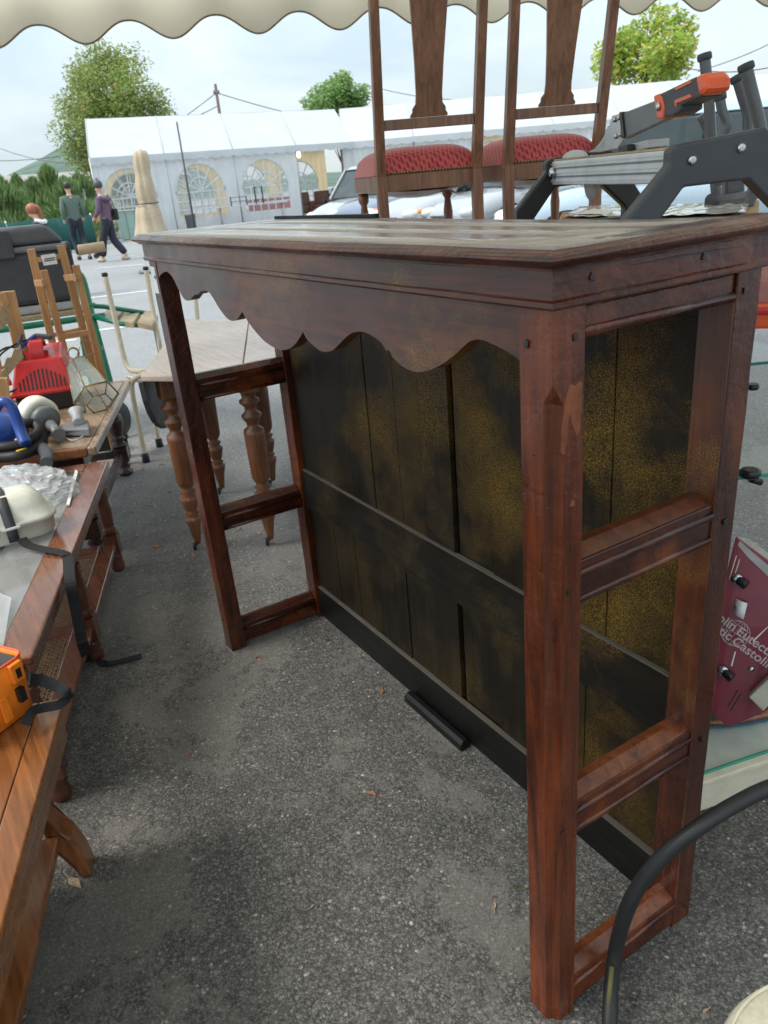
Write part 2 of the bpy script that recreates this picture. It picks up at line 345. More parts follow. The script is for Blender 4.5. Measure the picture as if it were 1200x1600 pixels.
def asphalt():
    t = NT('asphalt'); wv = t.mix(.012, t.co, t.new('ShaderNodeTexNoise').outputs[1], 'ADD')
    s1 = t.vor(180, wv, 'F1', 'Color'); d1 = t.vor(180, wv); s2 = t.vor(400, wv, 'F1', 'Color'); d2 = t.vor(400, wv)
    g1 = t.ramp(s1, [(0, .03), (.5, .065), (.78, .12), (.90, .22), (.95, .42), (1, .60)]); g2 = t.ramp(s2, [(0, .03), (.6, .085), (1, .28)])
    c = t.mix(.5, g1, g2); c = t.mix(.8, c, t.ramp(d1, [(.35, 1.), (.8, .45)]), 'MULTIPLY')
    c = t.mix(1., c, (1.62, 1.53, 1.38), 'MULTIPLY')
    v3 = t.map((1, 1, 1), loc=(.7, .3, 0)); big = t.noise(2.1, v3, 12, .78, .3); pm = t.ramp(big, [(.51, 0.), (.545, 1.)])
    fine = t.ramp(t.noise(210, None, 4, .7), [(.3, .55), (.7, 1.35)])
    dusty = t.mix(1., (.22, .205, .178), fine, 'MULTIPLY'); c = t.mix(t.math('MULTIPLY', pm, .5), c, dusty)
    c = t.mix(.6, c, t.ramp(t.noise(7, None, 6, .65), [(.3, .75), (.7, 1.25)]), 'MULTIPLY')
    # daylight past the awning painted in: asphalt colour brightened beyond the stall
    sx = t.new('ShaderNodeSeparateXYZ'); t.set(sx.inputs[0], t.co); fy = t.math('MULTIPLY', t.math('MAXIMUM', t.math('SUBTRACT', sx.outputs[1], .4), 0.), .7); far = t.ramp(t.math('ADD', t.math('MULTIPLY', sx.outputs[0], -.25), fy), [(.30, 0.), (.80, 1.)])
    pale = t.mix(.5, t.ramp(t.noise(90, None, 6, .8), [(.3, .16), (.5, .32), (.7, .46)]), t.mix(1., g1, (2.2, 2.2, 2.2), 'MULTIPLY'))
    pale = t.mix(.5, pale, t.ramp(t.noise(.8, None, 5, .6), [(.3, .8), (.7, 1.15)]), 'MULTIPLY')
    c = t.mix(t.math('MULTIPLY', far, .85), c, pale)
    t.col(c); t.rgh(.78); t.b.inputs['Specular IOR Level'].default_value = .4
    h = t.mix(.5, t.ramp(d1, [(0, 1.), (.8, 0.)]), t.ramp(d2, [(0, 1.), (.8, 0.)])); h = t.mix(.45, h, t.noise(120, None, 6, .8)); h = t.mix(t.math('MULTIPLY', pm, .6), h, t.noise(230, None, 4, .7))
    t.bump(h, .9, .0034); return t.m
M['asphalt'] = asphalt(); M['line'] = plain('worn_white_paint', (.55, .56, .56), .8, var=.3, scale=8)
M['hill'] = plain('wooded_hill', (.07, .11, .08), .95, var=.4, scale=.06, bump=0)
M['lamp'] = plain('lamp', (1, .9, .7)); _b = M['lamp'].node_tree.nodes['Principled BSDF']; _b.inputs['Emission Color'].default_value = (1, .8, .5, 1); _b.inputs['Emission Strength'].default_value = 3
# ================================================================== THE SETTING
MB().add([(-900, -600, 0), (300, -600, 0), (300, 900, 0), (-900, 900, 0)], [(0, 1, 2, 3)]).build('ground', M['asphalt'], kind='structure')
def pline(a, b, w=.1):
    a = G(*a); b = G(*b); MB().beam(a + V((0, 0, .004)), b + V((0, 0, .004)), w, .002).build('parking_line', M['line'], kind='structure')
pline((140, 466), (236, 454)); pline((148, 420), (225, 413)); pline((150, 517), (232, 506)); pline((70, 537), (120, 531)); pline((160, 404), (222, 398), .08)
# hill behind everything, left
rows = []
for j in range(9):
    r = []
    for i in range(40):
        a = -.9 + 1.5 * i / 39; rad = 420 + 45 * j
        ex = math.exp(-((a - .085) / .085) ** 2) * 27 + math.exp(-((a + .2) / .25) ** 2) * 12 + 8 + 3 * math.sin(i * 1.7) * math.sin(j)
        z = ex * math.sin(PI * min(1, (j + .2) / 8)) * 1.15 - 2
        # angle measured around the sight line through the left edge of the hedge
        d = ray(40, 300); base = math.atan2(d.y, d.x)
        r.append(V((CAM.x + rad * math.cos(base - a), CAM.y + rad * math.sin(base - a), z)))
    rows.append(r)
MB().sheet(rows).build('hills', M['hill'], kind='structure')

# ---------------------------------------------------------------- trees
def leafquads(pts, size, tilt=1.):
    m = MB()
    for p, s in pts:
        a = random.uniform(0, 2 * PI); b = random.uniform(-1, 1) * tilt; c = random.uniform(0, 2 * PI)
        u = V((math.cos(a), math.sin(a), b)).normalized(); w = u.cross(V((math.cos(c), math.sin(c), 1))).normalized()
        k = size * s * random.uniform(.6, 1.3); u = u * k; w = w * k * .55
        m.v += [p - u, p + w * .9, p + u, p - w * .9]; n = len(m.v); m.f.append((n - 4, n - 3, n - 2, n - 1)); m.sm.append(False)
    return m
def fast_build(m, name, mat, parent):
    me = bpy.data.meshes.new(name); o = bpy.data.objects.new(name, me); S.collection.objects.link(o); o.parent = parent
    inv = MATW[parent.name].inverted(); me.from_pydata([tuple(inv @ p) for p in m.v], [], m.f); me.materials.append(mat); return o
def tree(name, label, cat, base, h, crown_r, crown_c, mat, n, size, clumps=26, group=None, zsq=1., low=.25):
    t = thing(name, label, cat, base, 0, group); base = V(base)
    tk = MB(); tr = h * .013
    tk.tube([base, base + V((.05, 0, h * .3)), base + V((-.05, .1, h * .6)), base + V((0, 0, h * .85))], [tr * 1.3, tr, tr * .6, tr * .2], 9)
    cl = []
    for i in range(clumps):
        while True:
            q = V((random.uniform(-1, 1), random.uniform(-1, 1), random.uniform(-1, 1)))
            if .25 < q.length < .95: break
        taper = 1 - .25 * max(0, q.z)
        c = base + V((0, 0, crown_c)) + V((q.x * crown_r * taper, q.y * crown_r * taper, q.z * crown_r * zsq)); cl.append(c)
        st = base + V((0, 0, h * random.uniform(low, .6))); mid = (st + c) / 2 + V((0, 0, .2))
        tk.tube([st, mid, c], [tr * .35, tr * .2, tr * .06], 5, cap=False)
    tk.build('trunk', M['bark'], t)
    pts = []
    for i in range(n):
        c = random.choice(cl); q = V((random.gauss(0, 1), random.gauss(0, 1), random.gauss(0, 1))).normalized() * (random.random() ** .45)
        pts.append((c + q * crown_r * .33, 1))
    fast_build(leafquads(pts, size), 'crown', mat, t)
    return t
def gz(p): return V((p.x, p.y, 0))
tree('broadleaf_tree', 'large round tree in early autumn colour behind the left end of the white marquee', 'tree', gz(D(214, 330, 44)), 9.3, 2.85, 4.6, M['leafA'], 34000, .085, 90, zsq=1.25)
tree('pine_tree', 'small bright green pine tip showing over the marquee roof left of the chairs', 'tree', gz(D(537, 280, 52)), 7., 2.0, 5.5, M['leafP'], 9000, .13, 40, zsq=.75)
tree('broadleaf_tree', 'yellow green tree over the marquee roof behind the orange handled cutter', 'tree', gz(D(1002, 245, 47)), 8.4, 2.45, 6.2, M['leafB'], 5200, .16, 30, zsq=.85)
rx = [(-12, 44), (12, 39), (38, 44), (62, 41), (88, 45), (112, 40), (134, 44)]
names = ['leftmost', 'second', 'third', 'fourth', 'fifth', 'sixth', 'rightmost']
for i, (px, r) in enumerate(rx):
    b = gz(D(px, 330, r * .72)); hh = random.uniform(1.65, 2.15) * (r / 44) + .25
    t = thing('conifer', 'feathery green conifer of the hedge behind the windscreen fence, %s from the left' % names[i] if i not in (0, 6) else '%s feathery green conifer of the hedge behind the windscreen fence' % names[i], 'conifer', b, 0, 'conifers in the hedge on the left')
    MB().tube([b, b + V((0, 0, hh * .9))], [.08, .02], 6).build('trunk', M['bark'], t)
    pts = []
    for k in range(3600):
        zz = random.random() ** .8; rr = (1 - zz) ** .6 * 1.15 * (.35 + .65 * random.random()) * (1 + .3 * math.sin(zz * 17 + i)) ; hh_ = hh; a = random.uniform(0, 2 * PI)
        pts.append((b + V((rr * math.cos(a), rr * math.sin(a), .15 + zz * hh)), 1))
    m = MB()
    for p, s_ in pts:
        a = random.uniform(0, 2 * PI); d_ = V((p.x - b.x, p.y - b.y, .9)).normalized(); w = d_.cross(V((math.cos(a), math.sin(a), .2))).normalized()
        k = random.uniform(.08, .22); m.v += [p - d_ * k * .4, p + w * k * .16, p + d_ * k, p - w * k * .16]; n = len(m.v); m.f.append((n - 4, n - 3, n - 2, n - 1)); m.sm.append(False)
    fast_build(m, 'crown', M['leafC'], t)
# green windscreen fence
a = gz(D(-90, 345, 25)); b = gz(D(143, 340, 25.5))
fn = thing('windscreen_fence', 'low fence covered in dark green windscreen mesh in front of the conifers', 'fence', a)
rows = []
for z in (0.05, .5, .95):
    rows.append([a.lerp(b, i / 30) + V((.05 * math.sin(i * 1.3 + z * 2), 0, z)) for i in range(31)])
MB().sheet(rows).build('mesh_cover', M['screen'], fn, solid=.01)
for i in range(6):
    p = a.lerp(b, i / 5) + V((-.06, 0, 0)); MB().tube([p, p + V((0, 0, 1.0))], .025, 8).build('post', M['galv'], fn)
# low building
a = gz(D(-120, 330, 48)); b = gz(D(300, 330, 54)); dr = (b - a).normalized(); nn = V((-dr.y, dr.x, 0))
if nn.dot(a - gz(CAM)) < 0: nn = -nn
bd = thing('low_building', 'long low cream building with a grey brown roof behind the conifer hedge', 'building', a)
MB().hexa([a, b, b + nn * 8, a + nn * 8] + [p + V((0, 0, 2.5)) for p in (a, b, b + nn * 8, a + nn * 8)]).build('wall', M['render'], bd)
MB().hexa([p + V((0, 0, 2.503)) for p in (a - nn * .4, b - nn * .4, b + nn * 8, a + nn * 8)] + [p + V((0, 0, 3.1)) for p in (a + nn * 1.2, b + nn * 1.2, b + nn * 8, a + nn * 8)]).build('roof', M['concrete'], bd)

# ---------------------------------------------------------------- marquees
def arch_wall(A, B, z0, z1, nrm, hole=None, fold=.04, ph=0):
    """hanging wall from A to B; hole = (centre fraction, half width m, sill, spring)"""
    L = (B - A).length; dr = (B - A).normalized(); m = MB(); N = 56
    def P(u, z): return A + dr * u + V((0, 0, z)) + nrm * (fold * math.sin(u * 7 + ph) * (.3 + .7 * (1 - z / z1)) + .3 * fold * math.sin(u * 23 + ph))
    us = [L * i / N for i in range(N + 1)]
    if hole:
        cu = hole[0] * L; w = hole[1]; us = sorted(set(us + [cu - w, cu + w]))
    for u0, u1 in zip(us[:-1], us[1:]):
        mid = (u0 + u1) / 2
        if hole and abs(mid - cu) < w:
            def arc(u): return hole[3] + math.sqrt(max(0, w * w - (u - cu) ** 2)) * hole[4]
            m.add([P(u0, z0), P(u1, z0), P(u1, hole[2]), P(u0, hole[2])], [(0, 1, 2, 3)], True)
            m.add([P(u0, arc(u0)), P(u1, arc(u1)), P(u1, z1), P(u0, z1)], [(0, 1, 2, 3)], True)
        else:
            zs = [z0, z0 * .6 + z1 * .4, z1]
            for za, zb in zip(zs[:-1], zs[1:]): m.add([P(u0, za), P(u1, za), P(u1, zb), P(u0, zb)], [(0, 1, 2, 3)], True)
    return m
def arch_window(parent, A, B, nrm, hole, back=False):
    L = (B - A).length; dr = (B - A).normalized(); cu = hole[0] * L; w = hole[1]; zb, zs, k = hole[2:]
    def P(u, z, o=.0): return A + dr * (cu + u) + V((0, 0, z)) + nrm * o
    out = [P(-w, zb), P(w, zb)] + [P(w * math.cos(PI * i / 16), zs + w * k * math.sin(PI * i / 16)) for i in range(17)]
    pane = MB().add(out, [tuple(range(len(out)))]).build('window', M['pvc'], parent)
    m = MB(); o = -.03
    for i in (-2, -1, 0, 1, 2): m.beam(P(w * i / 3, zb, o), P(w * i / 3, zs, o), .05, .012, up=nrm)
    for z in (zb + (zs - zb) * .33, zb + (zs - zb) * .66, zs): m.beam(P(-w, z, o - .002), P(w, z, o - .002), .05, .012, up=nrm)
    for i in range(1, 6):
        an = PI * i / 6; m.beam(P(0, zs, o), P(w * math.cos(an), zs + w * k * math.sin(an), o), .045, .012, up=nrm)
    m.tube([P(w * math.cos(PI * i / 16), zs + w * k * math.sin(PI * i / 16), o) for i in range(17)], .03, 6)
    m.tube([P(w * .5 * math.cos(PI * i / 12), zs + w * .5 * k * math.sin(PI * i / 12), o) for i in range(13)], .022, 6)
    m.build('glazing_bars', M['tentwhite'], pane)
def marquee(label, A, B, n, kinds, ze=2.75, zr=4.25, dep=6., back=None, gab=(1, 1)):
    t = thing('marquee', label, 'marquee', A)
    dr = (B - A).normalized(); L = (B - A).length; nn = V((-dr.y, dr.x, 0))
    if nn.dot(A - CAM) < 0: nn = -nn
    nn = back if back is not None else nn
    bl = L / n
    for i in range(n):
        a = A + dr * bl * i; b = a + dr * bl; k = kinds[i]
        rows = []
        for zt, off in ((0, -.1), (.5, 1.45), (1, dep / 2)):
            rows.append([a + dr * bl * j / 8 + nn * off + V((0, 0, ze + (zr - ze) * zt - .05 * math.sin(PI * j / 8) * math.sin(PI * (zt * .8 + .1)))) for j in range(9)])
        MB().sheet(rows).build('roof_panel', M['tentroof'], t)
        rows = [[a + dr * bl * j / 4 + nn * off + V((0, 0, z)) for j in range(5)] for off, z in ((dep / 2, zr), (dep + .1, ze))]
        MB().sheet(rows).build('roof_panel', M['tentroof'], t)
        MB().tube([a - nn * .1 + V((0, 0, ze + .012)), a + nn * 1.45 + V((0, 0, (ze + zr) / 2 + .012)), a + nn * dep / 2 + V((0, 0, zr + .012))], .016, 5).build('roof_seam', M['lgrey'], t)
        # scalloped valance
        m = MB(); q = 72
        for j in range(q):
            u0, u1 = bl * j / q, bl * (j + 1) / q
            f = lambda u: ze - .2 - .07 * abs(math.sin(PI * u / bl * 6)) ** .7
            m.add([a + dr * u0 - nn * .12 + V((0, 0, f(u0))), a + dr * u1 - nn * .12 + V((0, 0, f(u1))), a + dr * u1 - nn * .1 + V((0, 0, ze)), a + dr * u0 - nn * .1 + V((0, 0, ze))], [(0, 1, 2, 3)])
        m.build('valance', M['tentroof'], t)
        H = (.44, bl * .36, .45, 1.35, 1.02)
        if k == 'w':
            arch_wall(a, b, 0.02, ze - .12, nn, H, ph=i).build('curtain_wall', M['tentwhite'], t); arch_window(t, a, b, nn, H)
        elif k == 'p': arch_wall(a, b, 0.02, ze - .12, nn, None, .09, ph=i * 2).build('curtain_wall', M['tentwhite'], t)
        elif k == 'g': arch_wall(a + dr * bl * .3, b, 0.02, ze - .12, nn, None, .09, ph=i * 2).build('curtain_wall', M['tentwhite'], t)
        a2, b2 = a + nn * dep, b + nn * dep
        arch_wall(a2, b2, .02, ze, nn, H, .03, i).build('rear_wall', M['tentin'], t); arch_window(t, a2, b2, nn, H)
        MB().tube([a + nn * .05, a + nn * .05 + V((0, 0, ze))], .03, 8).build('pole', M['galv'], t)
        MB().tube([a + nn * .05 + V((0, 0, ze - .03)), a + nn * dep / 2 + V((0, 0, zr - .1)), a + nn * dep + V((0, 0, ze - .03))], .03, 6).build('roof_pole', M['galv'], t)
    for s, P in ((0, A), (1, B)):
        if not gab[s]: continue
        MB().add([P, P + nn * dep, P + nn * dep + V((0, 0, ze)), P + nn * dep / 2 + V((0, 0, zr)), P + V((0, 0, ze))], [(0, 1, 2, 3, 4)]).build('gable_wall', M['tentwhite'], t)
    return t, nn, dr, bl
TA = gz(G(139, 247, 2.75)); TB = gz(G(541, 222, 2.75)); TC = gz(G(1290, 157, 2.75)); TBx = TB + (TB - TA).normalized() * .35
bkA = V((ray(230, 300).x, ray(230, 300).y, 0)).normalized(); bkB = V((ray(560, 300).x, ray(560, 300).y, 0)).normalized()
mq, nnA, drA, blA = marquee('white marquee on the left with arched windows and one open bay of armchairs', TA, TBx, 4, 'wwwo', back=bkA, gab=(1, 0))
mq2, nnB, drB, blB = marquee('plain walled white marquee running on to the right behind the chairs and cutter', TB - (TC - TB).normalized() * .2 + bkB * .15, TC, 7, 'ppgppgp', back=bkB, gab=(0, 1))
# loose white flap at the left end
rows = [[TA + V((-.0, -.35 - .12 * (1 - z) - .05 * i, 0)) + nnA * (-.2 - .12 * math.sin(i * 1.5)) + V((0, 0, z * 1.75 + .03)) for i in range(6)] for z in (0, .3, .6, 1)]
MB().sheet(rows).build('tied_back_curtain', M['tentwhite'], label='white curtain flap bunched at the left corner of the marquee', cat='curtain', solid=.01)
# hanging lamp in open bay, back beams
p = TA + drA * blA * 3.08 + nnA * .6
t = thing('bulb', 'small lit bulb hanging at the top left of the open marquee bay', 'lamp', p)
MB().blob(p + V((0, 0, 2.42)), (.09, .09, .12)).build('glass_bulb', M['lamp'], t); MB().tube([p + V((0, 0, 2.53)), p + V((0, 0, 2.72))], .012, 6).build('cord', M['black'], t)
# armchairs in the open bay
def armchair(pos, rz, mat, label):
    t = thing('armchair', label, 'armchair', pos, rz, 'armchairs in the open marquee bay'); T = MATW[t.name]
    MB(T).box(-.32, .32, -.3, .35, .12, .42).build('seat', mat, t, bevel=.05)
    b = MB(T).hexa([(-.36, .25, .12), (.36, .25, .12), (.36, .5, .12), (-.36, .5, .12), (-.34, .36, .98), (.34, .36, .98), (.34, .56, .95), (-.34, .56, .95)]); b.build('backrest', mat, t, bevel=.06)
    for s in (-1, 1):
        MB(T).box(s * .4 - .09, s * .4 + .09, -.32, .42, .1, .6).build('armrest', mat, t, bevel=.05)
        for y in (-.25, .4): MB(T).box(s * .38 - .03, s * .38 + .03, y - .03, y + .03, 0, .1).build('leg', M['darkleg'], t)
faz = math.atan2(nnA.y, nnA.x) - PI / 2
for f, o, mt, lb in ((3.15, 1.7, 'armchair', 'brown leather armchair furthest left in the open marquee bay'), (3.42, 1.2, 'armchair', 'brown leather armchair left of the dark one in the open bay'), (3.62, .8, 'armdark', 'dark grey armchair in front of the brown ones in the open bay'), (3.8, 1.9, 'armchair', 'brown armchair in the back right of the open bay')):
    armchair(TA + drA * blA * f + nnA * o, faz + random.uniform(-.5, .5), M[mt], lb)
# stuff in front of the marquee
def rel(f, o): return TA + drA * blA * f - nnA * o
p = rel(.45, 2.2); q = thing('container', 'low sage green cabinet standing before the first marquee window', 'cabinet', p, faz); T = MATW[q.name]
MB(T).box(-.55, .55, -.3, .3, .03, .92).build('body', plain('sage', (.30, .40, .36), .6), q, bevel=.01); MB(T).box(-.57, .57, -.32, .32, .923, .95).build('lid', M['lgrey'], q, bevel=.005)
for x in (-.27, .02, .3): MB(T).box(x - .006, x + .006, -.312, -.303, .06, .9).build('seam', M['dgrey'], q)
p = rel(-.12, .9); q = thing('board', 'orange wooden board leaning by the left corner of the marquee', 'board', p, faz); MB(MATW[q.name]).hexa([(-.3, -.2, 0), (.3, -.2, 0), (.3, -.16, 0), (-.3, -.16, 0), (-.3, .1, 1.05), (.3, .1, 1.05), (.3, .14, 1.05), (-.3, .14, 1.05)]).build('panel', M['pine'], q)
p = rel(1.2, .8); q = thing('bin', 'small grey bin between the parasol and the second marquee window', 'bin', p); MB().lathe([(.17, 0), (.2, .55), (.22, .56), (.22, .6), (.05, .63)], p).build('body', M['mgrey'], q)
p = rel(2.15, 1.2); q = thing('folding_table', 'folding table with metal legs in front of the third marquee window', 'table', p, faz); T = MATW[q.name]
MB(T).box(-1.5, 1.3, -.3, .3, .7, .73).build('table_top', M['lgrey'], q)
for x in (-1.3, 1.1):
    for y in (-.22, .22): MB(T).tube([(x, y, 0), (x, y, .7)], .015, 8).build('leg', M['galv'], q)
for lb, x, h, w in (('narrow black metal rack on the folding table by the third marquee window', .25, .62, .14), ('wider black metal rack at the left end of the folding table', -.55, .32, .3)):
    c = MATW[q.name] @ V((x, 0, .731)); r_ = thing('wire_rack', lb, 'rack', c, faz, 'racks on the folding table'); T = MATW[r_.name]
    for s in (-1, 1): MB(T).tube([(s * w, -.1, 0), (s * w, -.1, h), (s * w, .1, h), (s * w, .1, 0)], .014, 6).build('side_hoop', M['black'], r_)
    for z in (.15, h - .02): MB(T).tube([(-w, -.1, z), (w, -.1, z)], .01, 6).build('crossbar', M['black'], r_)
p = rel(2.6, -1.5); q = thing('counter', 'red counter seen inside through the third marquee window', 'counter', p, faz); MB(MATW[q.name]).box(-1.0, 1., -.3, .3, 0, .85).build('body', plain('coral', (.55, .10, .10), .6), q, bevel=.01); MB(MATW[q.name]).box(-1.03, 1.03, -.33, .33, .853, .89).build('counter_top', M['white'], q)
p = rel(.75, -1.5); q = thing('shelf_rack', 'wooden rack of spindles inside the first marquee window', 'rack', p, faz); T = MATW[q.name]
for x in (-.4, -.2, 0, .2, .4): MB(T).tube([(x, 0, 0), (x * .8, .05, 1.45)], .04, 6).build('spindle', M['pinex'], q)
MB(T).box(-.5, .5, -.05, .05, .6, .66).build('shelf', M['pinex'], q)
# furled parasol
p = gz(D(233, 370, 15)) ; tp = D(219, 236, 15.1); q = thing('parasol', 'furled beige canvas parasol standing left of the dark counter top', 'parasol', p)
m = MB(); rows = []
for i in range(26):
    t_ = i / 25; c = p.lerp(tp, .26 + .74 * t_); 
    rr = (.155 - .045 * (t_ - .42) / .58) if t_ > .42 else .155 + .13 * (1 - t_ / .42) ** .8 ; rr *= (1 if t_ < .98 else .88); rr += .008 * math.sin(t_ * 23)
    if .40 < t_ < .46: rr *= .84
    rows.append([c + V((math.cos(a) * rr * (1 + .24 * abs(math.sin(a * 3.5 + t_ * 2.5)) - .1), math.sin(a) * rr * (1 + .24 * abs(math.sin(a * 3.5 + t_ * 2.5)) - .1), 0)) for a in [2 * PI * k / 40 for k in range(41)]])
m.sheet(rows); c = rows[-1]; m.add([sum(c[:-1], V()) / 40 + V((0, 0, .02))] + c, [(0, k + 1, k + 2) for k in range(40)], True)
m.build('canopy', M['beige'], q); MB().tube([p + V((0, 0, .05)), tp + V((0, 0, .03))], .025, 8).build('pole', M['galv'], q); MB().lathe([(.3, 0), (.3, .06), (.06, .1)], p).build('base', M['mgrey'], q)
rr = p.lerp(tp, .26 + .74 * .43); MB().tube([rr + V((.2 * math.cos(a), .2 * math.sin(a), 0)) for a in [2 * PI * k / 24 for k in range(24)]], .012, 6, close=True).build('tie_strap', M['dgrey'], q)
# poles and wires
def pole(name, label, b, top, r, mat, cat='pole'):
    q = thing(name, label, cat, b); MB().tube([b, b.lerp(top, .5), top], [r, r * .9, r * .75], 10).build('shaft', mat, q); return q
p = gz(D(360, 290, 46)); up = D(341, 131, 46); q = pole('utility_pole', 'wooden utility pole rising behind the marquee roof', p, V((p.x, p.y, up.z)), .10, M['polewood'])
ptop = V((p.x, p.y, up.z))
for s in (-.13, .13): MB().lathe([(.03, 0), (.05, .05), (.02, .1), (.05, .16)], (p.x, p.y + s, up.z - .45)).build('insulator', M['dgrey'], q)
def wire(a, b, sag, lab, r=.02):
    pts = [a.lerp(b, i / 14) - V((0, 0, sag * math.sin(PI * i / 14))) for i in range(15)]; MB().tube(pts, r, 5).build('overhead_wire', M['black'], label=lab, cat='wire', group='overhead wires')
wire(ptop - V((0, 0, .4)), D(-60, 208, 60), 2.5, 'overhead wire sagging left from the utility pole to the picture edge')
wire(ptop - V((0, 0, .4)), D(700, 168, 52), 1., 'overhead wire running right from the utility pole towards the pine')
wire(ptop - V((0, 0, 1.)), D(130, 195, 55), .8, 'lower overhead wire from the utility pole down to the round tree')
wire(D(-60, 250, 60), D(120, 240, 58), .2, 'faint low overhead wire at the left above the hill')
wire(D(560, 130, 60), D(800, 152, 60), .5, 'overhead wire crossing behind the back of the left chair')
wire(D(1060, 105, 40), D(1260, 92, 38), .3, 'upper right overhead wire above the grey tubes')
wire(D(1090, 112, 40), D(1290, 20, 38), .2, 'steep overhead wire at the right edge of the sky', .016)
b = gz(D(305, 360, 19)); q = pole('thin_mast', 'thin dark mast in front of the second marquee window', b, V((b.x, b.y, D(279, 190, 19).z)), .025, M['dgrey'])
b = gz(D(1205, 240, 33)); tpz = D(1199, 40, 33).z; q = pole('lamp_post', 'thin dark street lamp post with a curved arm at the right edge', b, V((b.x, b.y, tpz)), .06, M['green'], 'lamp post')
MB().tube(smooth_path([V((b.x, b.y, tpz - 1.6)), V((b.x, b.y, tpz - 1.)) + drB * -.35, V((b.x, b.y, tpz - .6)) + drB * -.15 + V((0, 0, .1))], 5), .03, 6).build('curved_arm', M['mgrey'], q)

# ---------------------------------------------------------------- awning over the stall
AZ = 1.97
aw0 = G(-330, 92, AZ); aw1 = G(1420, 0, AZ)
tips = [(0, 76), (137, 70), (268, 64), (404, 57), (533, 47), (650, 38), (760, 34), (870, 27), (989, 20), (1092, 19), (1190, 14)]
q = thing('awning', 'cream scalloped stall awning hanging over the top of the scene', 'awning', (aw0.x, aw0.y, 0))
dv = (aw1 - aw0).normalized(); L = (aw1 - aw0).length; pitch = (G(1092, 19, AZ) - G(137, 70, AZ)).length / 8.; ph = ((G(137, 70, AZ) - aw0).dot(dv)) % pitch
inn = V((-dv.y, dv.x, 0));
if inn.dot(CAM - aw0) < 0: inn = -inn
m = MB(); N = 420
def scal(u):
    c = .5 + .5 * math.cos(2 * PI * (u - ph) / pitch); return AZ + .095 * (1 - c ** 1.15) 
def wob(u): return .02 * math.sin(u * 1.9) + .01 * math.sin(u * 5.3)
rows = [[], [], []]
for i in range(N + 1):
    u = L * i / N; z0 = scal(u)
    for k, z in enumerate((z0, (z0 + AZ + .36) / 2, AZ + .36)): rows[k].append(aw0 + dv * u + V((0, 0, z - AZ)) + inn * (-wob(u) * (1 - k / 2)))
m.sheet(rows).build('valance', M['awning'], q, solid=.003)
m = MB(); m.tube([aw0 + dv * (L * i / N) + V((0, 0, scal(L * i / N) - AZ)) - inn * wob(L * i / N) for i in range(N + 1)], .005, 5).build('hem', plain('hem', (.22, .17, .11), .9), q)
rows = [[aw0 + dv * (L * i / 30) + inn * (5.6 * k / 8) + V((0, 0, .36 + .55 * min(1, k / 5) - .05 * math.sin(i * PI / 5) ** 2)) for i in range(31)] for k in range(9)]
MB().sheet(rows).build('roof_cloth', M['awnroof'], q)
for i in (0, .5, 1):
    p = aw0 + dv * L * i + V((0, 0, .34)); MB().tube([p, p + inn * 5.6 * .62 + V((0, 0, .53)), p + inn * 5.6 + V((0, 0, .5))], .018, 8).build('roof_bar', M['galv'], q)
for i in (0, 1):
    for k in (0, 5.5):
        p = gz(aw0 + dv * (L * i) + inn * (k + .03)); MB().tube([p, p + V((0, 0, AZ + .34 + (.45 if k else 0)))], .02, 8).build('leg', M['galv'], q)
# ================================================================== THE DARK WOODEN COUNTER
LB, DB, H, ZC = 1.330, .327, 1.117, 1.058
PX, PY = .048, .0436
M['pegwood'] = plain('dark_peg', (.016, .006, .004), .35, coat=.3)
M['mahinner'] = wood('reddish_inner_face', (.035, .007, .0025), (.17, .038, .011), axis=2, holes=True, gold=.3, coat=.3)
C = thing('wooden_counter', 'tall dark mahogany counter with scalloped apron, open ends and black plank back', 'counter', (-LB / 2, DB / 2, 0))
# posts: (x0,x1,y0,y1, foot shift)
def post(x0, x1, y0, y1, foot, mat, chamf=None):
    m = MB(); fx, fy = foot
    if chamf is None:
        rj = random.Random(int(x0 * 1000)); rs = []
        for i in range(19):
            z = ZC * i / 18; f = 1 - i / 18; j = lambda: rj.uniform(-.0005, .0005)
            rs += [V((x + fx * f + j(), y + fy * f + j(), z)) for x, y in ((x0, y0), (x1, y0), (x1, y1), (x0, y1))]
        m.add(rs, [(3, 2, 1, 0), tuple(range(72, 76))] + [(4 * i + k, 4 * i + (k + 1) % 4, 4 * i + 4 + (k + 1) % 4, 4 * i + 4 + k) for i in range(18) for k in range(4)])
    else:                                 # stopped chamfer on the outer front corner
        c = .014; st = []
        for z, k in ((0, 1), (.06, 1), (.962, 1), (.985, 0), (ZC, 0)):
            f = 1 - z / ZC; a, b = fx * f, fy * f; cc = c * k + .0004
            st.append([V((x0 + a, y0 + b, z)), V((x1 - cc + a, y0 + b, z)), V((x1 - cc * .35 + a, y0 + cc * .35 + b, z)) if k == 0 else V((x1 - cc * .62 + a, y0 + cc * .62 + b, z)), V((x1 + a, y0 + cc + b, z)), V((x1 + a, y1 + b, z)), V((x0 + a, y1 + b, z))])
        n = 6; vs = [p for r in st for p in r]; fs = [tuple(reversed(range(n))), tuple(range(len(vs) - n, len(vs)))]
        for i in range(len(st) - 1):
            for k in range(n): k2 = (k + 1) % n; fs.append((i * n + k, i * n + k2, (i + 1) * n + k2, (i + 1) * n + k))
        m.add(vs, fs)
    return m.build('post', mat, C, bevel=.0016)
post(-PX, 0, 0, PY, (.002, .006), M['mahpost'], 1)
post(-PX, 0, DB - PY, DB, (-.003, -.003), M['mahz'])
post(-LB, -LB + .05, 0, PY, (.006, .004), M['mahz'])
post(-LB, -LB + .05, DB - PY, DB, (0, 0), M['mahz'])
